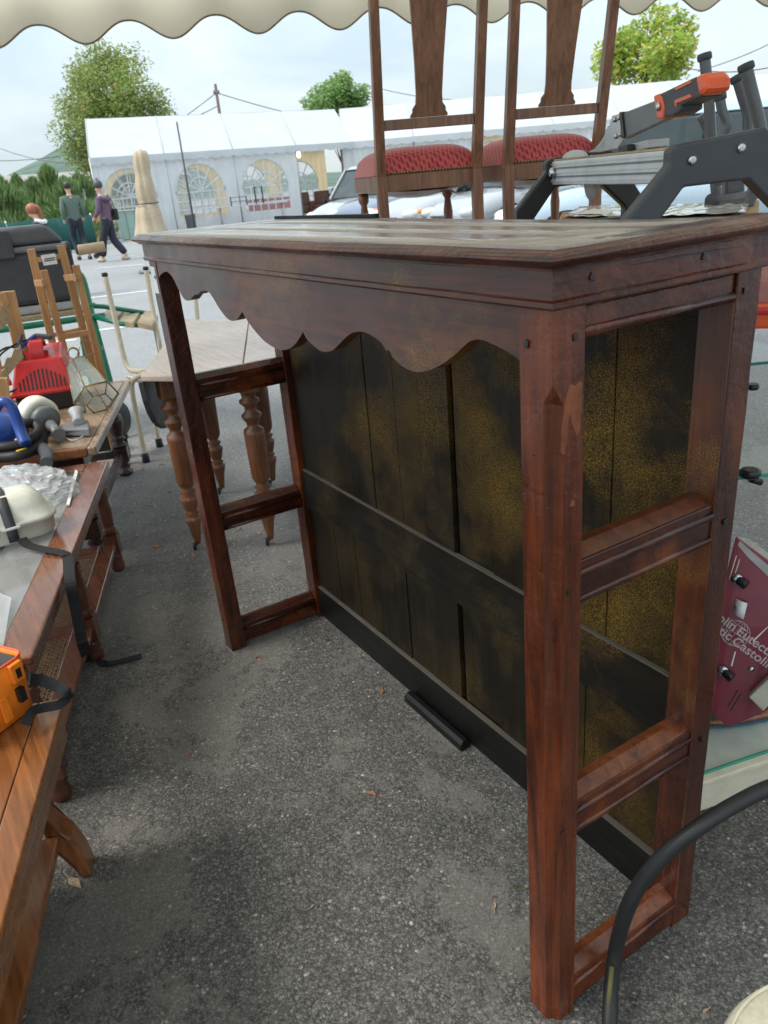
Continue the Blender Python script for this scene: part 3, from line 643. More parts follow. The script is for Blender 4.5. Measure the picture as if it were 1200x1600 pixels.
# red-brown inner face boards beside the back posts
for x0, x1, y0, y1, z0, z1 in ((-PX - .012, -PX - .001, DB - .075, DB - .036, .03, 1.03), (-LB + .051, -LB + .062, DB - .075, DB - .036, .03, 1.03)):
    pass
# end rails with a raised bead on top and bottom
for xo in (0, -LB + .05):
    sgn = 0 if xo == 0 else 1
    xa, xb = (xo - .038, xo - .004) if xo == 0 else (-LB + .006, -LB + .040)
    for k, (z0, z1) in enumerate(((1.026, 1.056), (.718, .772), (.360, .411), (.008, .064))):
        r = MB().box(xa, xb, PY + .0005, DB - PY - .0005, z0, z1).build('rail', M['mahy'], C, bevel=.002)
        if k == 0:
            MB().tube([(xb - .002, PY + .001, z0 + .004), (xb - .002, DB - PY - .001, z0 + .004)], .0065, 8).build('bead', M['mahy'], r)
        else:
            # sloping ledge planed on top, bead proud of the outer face below it
            MB().hexa([(xa + .001, PY + .001, z1 + .0003), (xb - .001, PY + .001, z1 - .0010), (xb - .001, DB - PY - .001, z1 - .0010), (xa + .001, DB - PY - .001, z1 + .0003), (xa + .001, PY + .001, z1 + .010), (xa + .014, PY + .001, z1 + .010), (xa + .014, DB - PY - .001, z1 + .010), (xa + .001, DB - PY - .001, z1 + .010)]).build('ledge', M['mahred'] if xo == 0 else M['mahy'], r, bevel=.001)
            MB().tube([(xb - .001, PY + .001, z1 - .016), (xb - .001, DB - PY - .001, z1 - .016)], .0055, 8).build('bead', M['mahy'], r)
            if k < 3: MB().tube([(xb - .001, PY + .001, z0 + .004), (xb - .001, DB - PY - .001, z0 + .004)], .005, 8).build('bead', M['mahy'], r)
# apron with scallops
ap = [(-.046, 1.000), (-.051, 1.004), (-.079, 1.012), (-.111, 1.017), (-.133, 1.012), (-.156, .997), (-.193, .976), (-.232, .963), (-.265, .962), (-.292, .971), (-.304, .982), (-.309, .979), (-.325, .99), (-.355, .997), (-.376, .997), (-.405, .99), (-.446, .968), (-.465, .959), (-.497, .954), (-.525, .96), (-.543, .967), (-.554, .977), (-.596, .95), (-.644, .937), (-.698, .94), (-.743, .954), (-.779, .973), (-.797, .987), (-.836, .968), (-.875, .966), (-.912, .982), (-.941, 1.002), (-.961, 1.011), (-.994, 1.012), (-1.025, 1.002), (-1.05, .999), (-1.087, .985), (-1.123, .986), (-1.151, 1.006), (-1.176, 1.028), (-1.212, 1.038), (-1.259, 1.03), (-1.281, 1.019)]
cusps = {10, 21, 27, 34}
seg = []; cur = []
for i, p in enumerate(ap):
    cur.append(V((p[0], 0, p[1])))
    if i in cusps: seg.append(cur); cur = [V((p[0], 0, p[1]))]
seg.append(cur); edge = []
for s_ in seg:
    sp = smooth_path(s_, 4); edge += sp if not edge else sp[1:]
m = MB(); ty, by = .0018, .022
n = len(edge)
vs = [V((e.x, ty, e.z)) for e in edge] + [V((e.x, ty, ZC)) for e in edge] + [V((e.x, by, e.z)) for e in edge] + [V((e.x, by, ZC)) for e in edge]
fs = []
for i in range(n - 1):
    fs += [(i, i + 1, n + i + 1, n + i), (2 * n + i + 1, 2 * n + i, 3 * n + i, 3 * n + i + 1), (i + 1, i, 2 * n + i, 2 * n + i + 1), (n + i, n + i + 1, 3 * n + i + 1, 3 * n + i)]
m.add(vs, fs).build('apron', M['mahgold'], C, label='long front apron cut into scallops and dusted with gold paint')
# back top rail behind, bearer
MB().box(-LB + .051, -PX - .001, DB - .032, DB - .006, 1.0, 1.056).build('top_rail', M['ebonx'], C, bevel=.001)
# frieze and cornice mouldings, swept round the three visible sides with mitred corners
def ring(prof, mat_l, mat_e, name, zsh=0):
    """prof: outward offset, height; pieces front, both ends"""
    def pt(side, o, z, end):
        x0, x1, y0, y1 = -LB - o, 0 + o, -o, DB + .004
        return {'front': (V((x0, y0, z)), V((x1, y0, z))), 'end': (V((x1, y0, z)), V((x1, y1, z))), 'far': (V((x0, y1, z)), V((x0, y0, z)))}[side][end]
    for side in ('front', 'end', 'far'):
        N = 16; rows = []
        for o, z in prof:
            a, b = pt(side, o, z, 0), pt(side, o, z, 1); rows.append([a.lerp(b, i / N) + (V((0, 0, random.uniform(-.0005, .0005))) if 0 < i < N and z > ZC + .004 else V()) for i in range(N + 1)])
        MB().sheet(rows, False).build(name, mat_l if side == 'front' else mat_e, C)
ring([(-.02, ZC + .0005), (.0065, ZC + .0005), (.0085, ZC + .003), (.0085, ZC + .008), (.0062, ZC + .010), (.0062, 1.094), (-.02, 1.094)], M['mahgold'], M['mahy'], 'frieze')
pr = [(-.02, 1.0945), (.008, 1.0945), (.012, 1.0950), (.0125, 1.0975), (.015, 1.0985)]
pr += [(.0165 + .0085 * math.sin(PI * i / 10), 1.0995 + .0135 * (i / 10)) for i in range(11)] + [(.010, 1.1155), (-.02, 1.1155)]
ring(pr, M['mahx'], M['mahy'], 'cornice_moulding')
# top boards: three long planks, uneven gaps, slightly sagging back edge
def board(x0, x1, y0, y1, name, mat):
    N = 14; m = MB(); top = []; bot = []
    def zz(x, y): return H - .0035 * max(0, (y / DB)) * math.exp(-((x + .25) / .45) ** 2) * 2.2
    for j in range(3):
        y = y0 + (y1 - y0) * j / 2
        top.append([V((x0 + (x1 - x0) * i / N, y, zz(x0 + (x1 - x0) * i / N, y) + random.uniform(-.0003, .0003))) for i in range(N + 1)])
        bot.append([V((p.x, p.y, 1.108)) for p in top[-1]])
    m.sheet(top); m.sheet(bot)
    for r1, r2 in ((top[0], bot[0]), (top[-1], bot[-1])): m.sheet([r1, r2], False)
    m.sheet([[r[0] for r in top], [r[0] for r in bot]], False); m.sheet([[r[-1] for r in top], [r[-1] for r in bot]], False)
    return m.build(name, mat, C)
o = .013
ys = [-o, .098, .215, DB + .012]
for a, b in zip(ys[:-1], ys[1:]): board(-LB - o + .11, o - .075, a + .0006, b - .0006, 'top_board', M['top'])
board(-LB - o, -LB - o + .109, -o + .0006, DB + .012, 'end_board', M['top']); board(o - .0745, o, -o + .0006, DB + .012, 'end_board', M['top'])
MB().box(-LB - .016, -.86, DB + .0125, DB + .022, 1.09, 1.1235).build('back_lip', M['ebonb'], C, bevel=.001)
# back panel: upper planks, middle rail, lower planks, gap boards, skirting
yp = .300
up = [-1.279, -1.104, -1.0, -.897, -.782, -.69, -.590, -.470, -.33, -.187, -.05]
for i in range(len(up) - 1):
    a, b = up[i], up[i + 1]; off = random.uniform(-.0015, .0015) + (.006 if i in (6,) else 0)
    a2 = a + (.009 if i == 6 else .0012)
    MB().box(a2, b - .0006, yp + off, yp + .012 + off, .474, 1.02).build('plank', M['ebon'], C, bevel=.0008)
lo = [-1.279, -1.14, -1.03, -.888, -.79, -.70, -.592, -.460, -.34, -.227, -.05]
for i in range(len(lo) - 1):
    a, b = lo[i], lo[i + 1]; off = random.uniform(-.0015, .0015) + (.006 if i == 6 else 0)
    MB().box(a + (.010 if i == 6 else .0012), b - .0006, yp + off, yp + .012 + off, .108, .362).build('plank', M['ebon'], C, bevel=.0008)
MB().box(-1.28, -.0485, yp + .013, yp + .017, .06, 1.04).build('backing', M['ebonb'], C)
r = MB().box(-1.281, -.0487, .2935, .299, .360, .470).build('middle_rail', M['ebonx'], C, bevel=.001)
MB().box(-1.281, -.0487, .2938, .3055, .4702, .4725).build('dusty_ledge', M['dust'], r)
r = MB().box(-1.281, -.0487, .2930, .2995, .006, .100).build('skirting_board', M['ebonb'], C, bevel=.001)
MB().box(-1.281, -.0487, .2934, .3055, .1002, .1025).build('dusty_ledge', M['dust'], r)
# red-brown inner cheeks of the back posts seen through the open end
MB().box(-PX + .0015, -.0015, DB - PY - .0022, DB - PY - .0002, .066, 1.024).build('inner_face', M['mahinner'], C)
# pegs
def peg(c, axis):
    c = V(c); m = MB(); a = V(axis); rt0 = random.uniform(-.35, .35); u = V((0, 0, random.uniform(.0030, .0040))); w = a.cross(u); u, w = u * math.cos(rt0) + w * math.sin(rt0), (w * math.cos(rt0) - u * math.sin(rt0)) * random.uniform(.75, 1.05)
    m.prism([c + u + w, c - u + w, c - u - w, c + u - w], a * .0016); m.build('peg', M['pegwood'], C, bevel=.0006)
for p in ((-.036, -.0005, 1.022), (-1.30, -.0005, 1.022)): peg(p, (0, -1, 0))
for y, z in ((.030, 1.028), (DB - .030, 1.035), (DB - .022, .742), (.026, .742), (DB - .022, .385), (.022, .385), (DB - .02, .035)): peg((.0002, y, z), (1, 0, 0))
for y in (.045, .21): peg((.0064, y, 1.078 + .006 * math.sin(y * 40)), (1, 0, 0))
# crack along the end cornice
def patch(pts, mat, name, nrm): m = MB(); m.prism([V(p) for p in pts], V(nrm) * .0012); return m.build(name, mat, C)
patch([(.0064, .02, 1.0665), (.0064, .07, 1.068), (.0064, .11, 1.0665), (.0064, .07, 1.0665)], M['black'], 'crack', (1, 0, 0))
patch([(.0064, .10, 1.0875), (.0064, .17, 1.0885), (.0064, .28, 1.086), (.0064, .17, 1.0872)], M['black'], 'crack', (1, 0, 0))
# raw patch where varnish is chipped, and paper ticket at the far corner
chip = plain('bare_wood_patch', (.20, .055, .018), .6, scale=60, var=.35)
pts = [(.019, .972), (.024, .982), (.031, .979), (.037, .983), (.041, .981), (.041, .955), (.039, .931), (.034, .925), (.028, .938), (.025, .950), (.022, .948), (.021, .925), (.017, .908), (.013, .912), (.0135, .935), (.016, .960)]
m = MB(); m.prism([V((-.0004, y, z)) for y, z in pts], V((.0009, 0, 0))); m.build('varnish_chip', chip, C)
pts = [(-.046, .012), (-.02, .016), (-.004, .022), (-.008, .005), (-.046, .002)]
MB().box(-LB + .004, -LB + .036, -.0005, .0006, .985, 1.045).build('price_ticket', M['paper'], C)

for y_, z_, a_, b_ in ((.030, .845, .003, .010), (.018, .80, .002, .006)):
    MB().prism([V((-.0004, y_ + a_ * math.cos(t_) * (1 + .3 * math.sin(3 * t_)), z_ + b_ * math.sin(t_))) for t_ in [2 * PI * i / 12 for i in range(12)]], V((.0008, 0, 0))).build('varnish_chip', chip, C)
# black batten lying against the skirting
a, b = V((-.782, .276, 0)), V((-.555, .276, 0))
q = thing('batten', 'black wooden batten lying on the asphalt against the foot of the plank back', 'batten', (a + b) / 2)
m = MB(); pf = [(-.014, .001), (.014, .001), (.014, .018), (.006, .026), (-.006, .026), (-.014, .018)]
m.prism([a + V((0, y, z)) for y, z in pf], b - a); m.build('bar', M['ebonb'], q, bevel=.0015)

# ================================================================== ASPHALT LITTER: dry leaves
def leaf(px, py, size, mat, label, ang=None, group='dry leaves on the asphalt'):
    p = G(px, py); ang = random.uniform(0, 2 * PI) if ang is None else ang; q = thing('dry_leaf', label, 'leaf', p, ang, group); T = MATW[q.name]
    m = MB(T); N = 5; out = []
    lobes = [(0, 1.2), (.5, .85), (.9, .72), (1.5, .45), (2.3, .42), (PI, .5), (-2.3, .38), (-1.5, .5), (-.9, .66), (-.45, .8)]
    vs = [(0, 0, size * .1)] + [(size * .5 * r * math.cos(a), size * .5 * r * math.sin(a) * .6, .002 + size * .22 * abs(math.sin(a * 1.5)) * r * random.uniform(.4, 1.2)) for a, r in lobes]
    m.add(vs, [(0, i + 1, (i + 1) % 10 + 1) for i in range(10)]); m.build('blade', mat, q, solid=.0008)
    MB(T).tube([(-size * .1, 0, size * .08), (-size * .7, size * .06, .003)], .0009, 5).build('stalk', mat, q)
for px, py, s, mt, lb in (
    (597, 1080, .026, 'dead', 'reddish dry leaf near the upper end of the black batten'),
    (578, 1240, .028, 'dead', 'reddish curled leaf in the middle of the asphalt patch left of the near post'),
    (403, 1027, .018, 'dead', 'small reddish leaf just right of the far left post foot'),
    (298, 1176, .024, 'dead', 'reddish leaf on the asphalt between the strap end and the batten'),
    (773, 1418, .018, 'dead2', 'pale leaf on the asphalt left of the near post'),
    (246, 855, .040, 'dead3', 'orange leaf on the asphalt left of the castor of the drop leaf table'),
    (258, 863, .022, 'dead2', 'pale leaf beside the orange leaf near the table castor'),
    (113, 1378, .05, 'dead2', 'long pale leaf under the bench at the lower left'),
    (1103, 1580, .014, 'dead2', 'tiny pale leaf at the bottom right near the hose'),
    (487, 1418, .012, 'dead2', 'tiny pale leaf at the bottom centre of the asphalt'),
    (700, 1385, .010, 'dead2', 'tiny straw coloured leaf left of the near post'),
    (435, 1478, .012, 'dead2', 'tiny yellowish leaf bottom centre left on dark asphalt')): leaf(px, py, s, M[mt], lb)
for px, py, s, lb in ((220, 735, .04, 'pale leaf beside the front black cap of the cream tube chair'), (252, 725, .05, 'pale leaf between the two black capped feet of the tube chair'), (205, 800, .03, 'small pale leaf right of the turned table leg on the left'), (232, 790, .03, 'pale leaf halfway between the cherry table and the drop leaf table'), (262, 770, .03, 'pale leaf just left of the nearest turned leg of the drop leaf table'),
    (302, 868, .03, 'pale leaf touching the castor of the nearest drop leaf table leg'), (372, 828, .03, 'pale leaf between the two front castors of the drop leaf table'), (405, 835, .03, 'pale leaf beside the right front castor of the drop leaf table'), (350, 640, .03, 'pale leaf on the far asphalt between the turned legs under the pale top'), (395, 890, .02, 'small pale leaf seen through the lower opening of the counter end'),
    (300, 910, .02, 'small pale leaf left of the far counter post at mid height'), (215, 838, .03, 'pale leaf left of the orange leaf near the cherry table foot'), (430, 720, .04, 'pale leaf beside the rear right castor of the drop leaf table'), (455, 705, .04, 'pale leaf near the far back post seen through the counter end'), (400, 700, .03, 'pale leaf between the rear legs of the drop leaf table'), (352, 585, .03, 'farthest pale leaf seen under the drop leaf table')):
    leaf(px, py, s, M['dead2'], lb)
q = MB(); rnd = random.Random(3)
for i in range(900):
    x = rnd.uniform(-2.6, 1.0); y = rnd.uniform(-.5, 1.3) - .0; s_ = rnd.uniform(.0015, .0042); c = V((x, y, s_ * .3))
    a = rnd.uniform(0, 6); u = V((math.cos(a), math.sin(a), 0)) * s_; w = V((-u.y, u.x, 0)) * .7
    q.add([c + u, c + w, c - u, c - w, c + V((0, 0, s_ * .6)), c - V((0, 0, s_ * .5))], [(0, 1, 4), (1, 2, 4), (2, 3, 4), (3, 0, 4)])
q.build('loose_grit', plain('grit', (.19, .18, .16), .8, var=.5, scale=40), label='loose grit scattered over the asphalt', cat='gravel', kind='stuff')
q = MB()
for px, py in ((807, 1390), (512, 1000)):
    c = G(px, py)
    for i in range(14):
        a = rnd.uniform(0, 6.28); r_ = rnd.uniform(0, .007); p = c + V((r_ * math.cos(a), r_ * math.sin(a), 0)); t_ = p + V((math.cos(a) * .005, math.sin(a) * .005, rnd.uniform(.003, .008))); w = V((-math.sin(a), math.cos(a), 0)) * .0015
        q.add([p - w, p + w, t_], [(0, 1, 2)])
q.build('moss', plain('moss', (.07, .085, .03), .9), label='tiny tufts of green moss in the asphalt', cat='moss', kind='stuff')

# ================================================================== LEFT TABLES
def turned(prof, base, mat, parent, name='leg', n=18, flute=None): return MB().lathe(prof, base, n=n, flute=flute).build(name, mat, parent)
# --- cane shelf table (glass top)
def frame_dir(corner, along): # local frame: u = along right edge towards camera, w = into the table (left)
    u = V((along[0], along[1], 0)).normalized(); return u, V((u.y, -u.x, 0))
ZB = .39; cB = G(170, 719, ZB); uB, wB = frame_dir(cB, G(56, 1011, ZB) - cB); LBt, WB = 1.22, .56
TT = thing('coffee_table', 'cherry coffee table with smoky glass top, turned legs and woven cane shelf', 'table', gz(cB + uB * LBt / 2 + wB * WB / 2))
def pB(u, w, z): return V((cB.x, cB.y, 0)) + uB * u + wB * w + V((0, 0, z))
def slab(pf, u0, u1, w0, w1, z0, z1): return MB().hexa([pf(u0, w0, z0), pf(u1, w0, z0), pf(u1, w1, z0), pf(u0, w1, z0), pf(u0, w0, z1), pf(u1, w0, z1), pf(u1, w1, z1), pf(u0, w1, z1)])
fw = .075
for a in ((0, LBt, 0, fw), (0, LBt, WB - fw, WB)): slab(pB, *a, ZB - .02, ZB).build('frame_rail', M['cherry'], TT, bevel=.006, seg=3)
for a in ((0.0, fw, fw + .0005, WB - fw - .0005), (LBt - fw, LBt, fw + .0005, WB - fw - .0005)): slab(pB, *a, ZB - .02, ZB).build('frame_rail', M['cherry'], TT, bevel=.003)
slab(pB, fw + .001, LBt - fw - .001, fw + .001, WB - fw - .001, ZB - .009, ZB - .004).build('glass_panel', M['tableglass'], TT)
slab(pB, .004, LBt - .004, .004, .018, ZB - .0375, ZB - .0205).build('edge_moulding', M['cherry'], TT, bevel=.003)
for a in ((.03, LBt - .03, .03, .048), (.03, LBt - .03, WB - .048, WB - .03), (.03, .048, .049, WB - .049), (LBt - .048, LBt - .03, .049, WB - .049)): slab(pB, *a, ZB - .085, ZB - .0207).build('apron', M['cherry'], TT, bevel=.002)
legp = [(.016, 0), (.022, .006), (.023, .02), (.019, .028), (.022, .036), (.024, .05), (.024, .055)]
def tleg(pf, u, w, zt, zs, R=.024, mt='cherryz', par=None):
    b = pf(u, w, 0); par = par or TT
    pr_ = [(R * .7, 0), (R * .95, .008), (R, .025), (R * .8, .035), (R * .95, .045), (R * .8, .055), (R * 1.0, zs - .02)]
    m = MB().lathe(pr_, b, n=18)
    q = R * .98; m.hexa([pf(u - q, w - q, zs - .0195), pf(u + q, w - q, zs - .0195), pf(u + q, w + q, zs - .0195), pf(u - q, w + q, zs - .0195), pf(u - q, w - q, zs + .055), pf(u + q, w - q, zs + .055), pf(u + q, w + q, zs + .055), pf(u - q, w + q, zs + .055)])
    s0 = zs + .055; hh = zt - s0
    pr_ = [(R * .9, 0), (R * .75, .008), (R * .98, .016), (R * .75, .024), (R * .85, .035), (R * .98, hh * .55), (R * .78, hh * .8), (R * .98, hh * .84), (R * .78, hh * .88), (R * .95, hh * .93), (R * .95, hh)]
    m.lathe(pr_, b + V((0, 0, s0)), n=18); return m.build('leg', M[mt], par)
for u in (.045, .62, LBt - .045):
    for w in (.045, WB - .045): tleg(pB, u, w, ZB - .0865, .085)
zsB = .112
for a in ((.07, LBt - .07, .03, .085), (.07, LBt - .07, WB - .085, WB - .03)): slab(pB, *a, zsB - .018, zsB).build('shelf_rail', M['cherry'], TT, bevel=.003)
for u in (.02 + .05, .60, LBt - .12): slab(pB, u, u + .05, .0855, WB - .0855, zsB - .018, zsB - .0005).build('shelf_rail', M['cherry'], TT, bevel=.002)
def cane_panel(u0, u1, w0, w1, z, par):
    m = MB(); p = .0125; s = .0032
    k = u0
    while k < u1: m.hexa([pB(k, w0, z), pB(k + s, w0, z), pB(k + s, w1, z), pB(k, w1, z), pB(k, w0, z + .0012), pB(k + s, w0, z + .0012), pB(k + s, w1, z + .0012), pB(k, w1, z + .0012)]); k += p
    k = w0
    while k < w1: m.hexa([pB(u0, k, z + .001), pB(u1, k, z + .001), pB(u1, k + s, z + .001), pB(u0, k + s, z + .001), pB(u0, k, z + .0022), pB(u1, k, z + .0022), pB(u1, k + s, z + .0022), pB(u0, k + s, z + .0022)]); k += p
    for sg in (1, -1):
        k = u0 - (w1 - w0)
        while k < u1 + (w1 - w0):
            pts = []
            for w in (w0, w1):
                pts.append((k + (w - w0) * sg, w))
            (ua, wa), (ub, wb_) = pts
            # clip to panel
            def clip(ua, wa, ub, wb_):
                t0, t1 = 0, 1; d = ub - ua
                for lim, s1 in ((u0, 1), (u1, -1)):
                    if abs(d) < 1e-9: continue
                    t = (lim - ua) / d
                    if (d > 0) == (s1 > 0): t0 = max(t0, t)
                    else: t1 = min(t1, t)
                return t0, t1
            t0, t1 = clip(ua, wa, ub, wb_)
            if t1 > t0 + .01:
                A_ = pB(ua + (ub - ua) * t0, wa + (wb_ - wa) * t0, z + .003); B_ = pB(ua + (ub - ua) * t1, wa + (wb_ - wa) * t1, z + .003); m.beam(A_, B_, .0034, .0012)
            k += p * 1.41 * 1.0
    return m.build('cane_panel', M['cane'], par, kind='stuff')
for a, b in ((.12, .60), (.65, LBt - .12)): cane_panel(a, b, .085, .30, zsB - .008, TT); slab(pB, a, b, .301, WB - .086, zsB - .009, zsB - .006).build('cane_panel', M['cane'], TT)

# --- oak bench table at lower left
ZA = .39; cA = G(101, 1089, ZA); uA, wA = frame_dir(cA, G(0, 1462, ZA) - cA)
TA2 = thing('bench_table', 'orange oak low table with moulded edge, plank shelf and splayed feet at lower left', 'table', gz(cA + uA * .55 + wA * .28))
def pA(u, w, z): return V((cA.x, cA.y, 0)) + uA * u + wA * w + V((0, 0, z))
LA, WA = 1.15, .52
slab(pA, .0, LA, 0.045, WA - .045, ZA - .022, ZA).build('table_top', M['oak'], TA2, bevel=.002)
for a in ((0, LA, 0, .0445), (0, LA, WA - .0435, WA)): slab(pA, *a, ZA - .024, ZA + .0003).build('edge_strip', M['oak'], TA2, bevel=.0045, seg=4)
slab(pA, .006, LA - .006, .004, .02, ZA - .032, ZA - .0245).build('moulding', M['veneer'], TA2, bevel=.002)
slab(pA, .01, LA - .01, .010, .03, ZA - .075, ZA - .0325).build('apron', M['oak'], TA2, bevel=.003)
slab(pA, .008, .03, .0305, WA - .03, ZA - .075, ZA - .0225).build('apron', M['oak'], TA2, bevel=.003)
def splay(u, w, d):
    m = MB(); pr_ = [(-.02, ZA - .077), (.05, ZA - .077), (.055, .27), (.035, .22), (.03, .165), (-.005, .155), (-.035, .125), (-.075, .10), (-.105, .05), (-.115, .0), (-.06, 0), (-.045, .035), (-.01, .07), (.03, .09), (.0, .12), (.0, .2), (-.02, .27)]
    m.prism([pA(u, w + a * d * .42, z) for a, z in pr_], uA * .05); return m.build('leg', M['oakz'], TA2, bevel=.006, seg=3)
for u in (-.015, LA - .12): splay(u, .085, 1); splay(u, WA - .085, -1)
slab(pA, .036, LA - .02, .07, WA - .075, .098, .118).build('shelf', M['oak'], TA2, bevel=.004)

# --- veneer table (third)
ZC3 = .43; cC = G(204, 593, ZC3); uC, wC = frame_dir(cC, G(149, 698, ZC3) - cC); LC = (G(149, 698, ZC3) - cC).length; WC = .55
TC3 = thing('veneer_table', 'low table with worn light veneer top, pale edge and dark turned legs', 'table', gz(cC + uC * .5 + wC * .27))
def pC(u, w, z): return V((cC.x, cC.y, 0)) + uC * u + wC * w + V((0, 0, z))
slab(pC, .03, LC - .03, .03, WC - .03, ZC3 - .02, ZC3 - .0005).build('table_top', M['veneer'], TC3)
for a in ((0, LC, 0, .0295), (0, LC, WC - .0295, WC)): slab(pC, *a, ZC3 - .032, ZC3 + .001).build('edge_strip', M['veneer'], TC3, bevel=.007, seg=3)
for a in ((0, .0295, .03, WC - .03), (LC - .0295, LC, .03, WC - .03)): slab(pC, *a, ZC3 - .034, ZC3 + .0012).build('edge_strip', M['oak'], TC3, bevel=.007, seg=3)
for a in ((.05, LC - .05, .06, .08), (.05, LC - .05, WC - .08, WC - .06), (.05, .07, .081, WC - .081), (LC - .07, LC - .05, .081, WC - .081)): slab(pC, *a, ZC3 - .09, ZC3 - .0325).build('apron', M['darkleg'], TC3)
def dleg(u, w):
    b = pC(u, w, 0); m = MB().lathe([(.02, 0), (.035, .008), (.036, .022), (.022, .03), (.03, .045), (.018, .06), (.03, .07)], b, n=16)
    q = .032; m.hexa([pC(u - q, w - q, .07), pC(u + q, w - q, .07), pC(u + q, w + q, .07), pC(u - q, w + q, .07), pC(u - q, w - q, .14), pC(u + q, w - q, .14), pC(u + q, w + q, .14), pC(u - q, w + q, .14)])
    m.lathe([(.03, 0), (.036, .012), (.02, .025), (.036, .04), (.024, .052), (.030, .07), (.04, .12), (.036, .15), (.02, .165), (.032, .175), (.022, .19), (.03, .20)], b + V((0, 0, .14)), n=16); m.build('leg', M['darkleg'], TC3)
for u in (.085, LC - .085):
    for w in (.10, WC - .10): dleg(u, w)
slab(pC, .08, LC - .08, .088, .112, .09, .125).build('stretcher', M['darkleg'], TC3); slab(pC, .073, .097, .135, WC - .135, .09, .125).build('stretcher', M['darkleg'], TC3)
# black round thing behind its leg
p = gz(D(196, 690, 3.95)); q = thing('wheel', 'black round wheel disc standing behind the dark turned table leg', 'wheel', p)
ax = V((.5, .6, 0)).normalized(); MB().lathe([(.02, -.02), (.075, -.02), (.085, -.01), (.085, .01), (.075, .02), (.02, .02)], p + V((0, 0, .20)), ax, n=28).build('disc', M['black'], q)
MB().beam(p, p + V((0, 0, .20)), .02, .015, up=(1, 0, 0)).build('bracket', M['black'], q)
p = gz(G(163, 706)); q = thing('black_case', 'black case on the ground beneath the veneer table', 'case', p, .3); MB(MATW[q.name]).hexa([(-.13, -.08, 0), (.07, -.08, 0), (.07, .08, 0), (-.13, .08, 0), (-.02, -.05, .14), (.06, -.05, .14), (.06, .05, .14), (-.02, .05, .14)]).build('body', M['black'], q, bevel=.02)
MB(MATW[q.name]).tube(smooth_path([(-.0, 0, .135), (.0, 0, .16), (.04, 0, .16), (.04, 0, .135)], 5), .006, 6).build('handle', M['black'], q)

# --- drop leaf table
ZD = .67; TD = thing('drop_leaf_table', 'pale topped drop leaf table on turned legs with castors, seen through the counter', 'table', gz(G(350, 545, ZD)))
d0 = G(219, 587, ZD); d1 = G(286, 499, ZD); d2 = G(500, 488, ZD); d3 = G(520, 586, ZD)
e0 = G(389, 499, ZD); e1 = G(377, 587, ZD)
def slabp(pts, t, name, mat, par, bev=.004): m = MB(); m.hexa([p - V((0, 0, t)) for p in pts] + list(pts)); return m.build(name, mat, par, bevel=bev)
gp = (d2 - d1).normalized() * .0015
slabp([d0, e1 - gp, e0 - gp, d1], .02, 'top_board', M['palewood'], TD); slabp([e1 + gp, d3, d2, e0 + gp], .02, 'top_board', M['palewood'], TD)
# hanging half-round leaf on the left edge
dd = (d1 - d0); out = []; hz = ZD - .022
c0 = d0 + V((0, 0, -.022)); L_ = dd.length
pts = [c0 + dd * (.5 - .5 * math.cos(PI * i / 18)) + V((0, 0, -.27 * math.sin(PI * i / 18) ** .8)) for i in range(19)]
nrm = V((dd.y, -dd.x, 0)).normalized()
if nrm.dot(d2 - d0) > 0: nrm = -nrm
MB().prism([p - nrm * .006 for p in pts], nrm * .018).build('drop_leaf', M['dgrey'], TD, label='dark half round drop leaf hanging down', bevel=.002)
fl = [gz(G(312, 860)), gz(G(425, 853)), gz(G(349, 772)), gz(G(428, 760))]
prof = [(.010, .03), (.014, .05), (.022, .10), (.029, .125), (.029, .135), (.018, .142), (.026, .150), (.018, .158), (.024, .172), (.032, .205), (.032, .212), (.02, .222), (.030, .235), (.018, .245), (.028, .262), (.032, .275), (.036, .43), (.034, .445), (.02, .455), (.022, .47), (.034, .49), (.034, .497), (.02, .51), (.020, .525), (.034, .54), (.034, .548), (.022, .556), (.026, .575)]
for b in fl:
    lg = MB().lathe(prof, b, n=24, flute=(.28, .43)).build('leg', M['legwood'], TD)
    MB().box(b.x - .03, b.x + .03, b.y - .03, b.y + .03, .575, ZD - .021).build('leg_block', M['legwood'], lg, bevel=.003)
    cs = MB().lathe([(.011, -.006), (.015, -.004), (.015, .004), (.011, .006)], b + V((-.018, -.01, .015)), V((.3, 1, 0)), n=14).build('castor', M['black'], lg)
    MB().beam(b + V((0, 0, .035)), b + V((-.016, -.008, .015)), .006, .012).build('castor_fork', M['steel'], cs)
def aprn(a, b): MB().beam(a + V((0, 0, .615)), b + V((0, 0, .615)), .018, .065).build('apron', M['legwood'], TD)
aprn(fl[0], fl[1]); aprn(fl[2], fl[3]); aprn(fl[0], fl[2]); aprn(fl[1], fl[3])

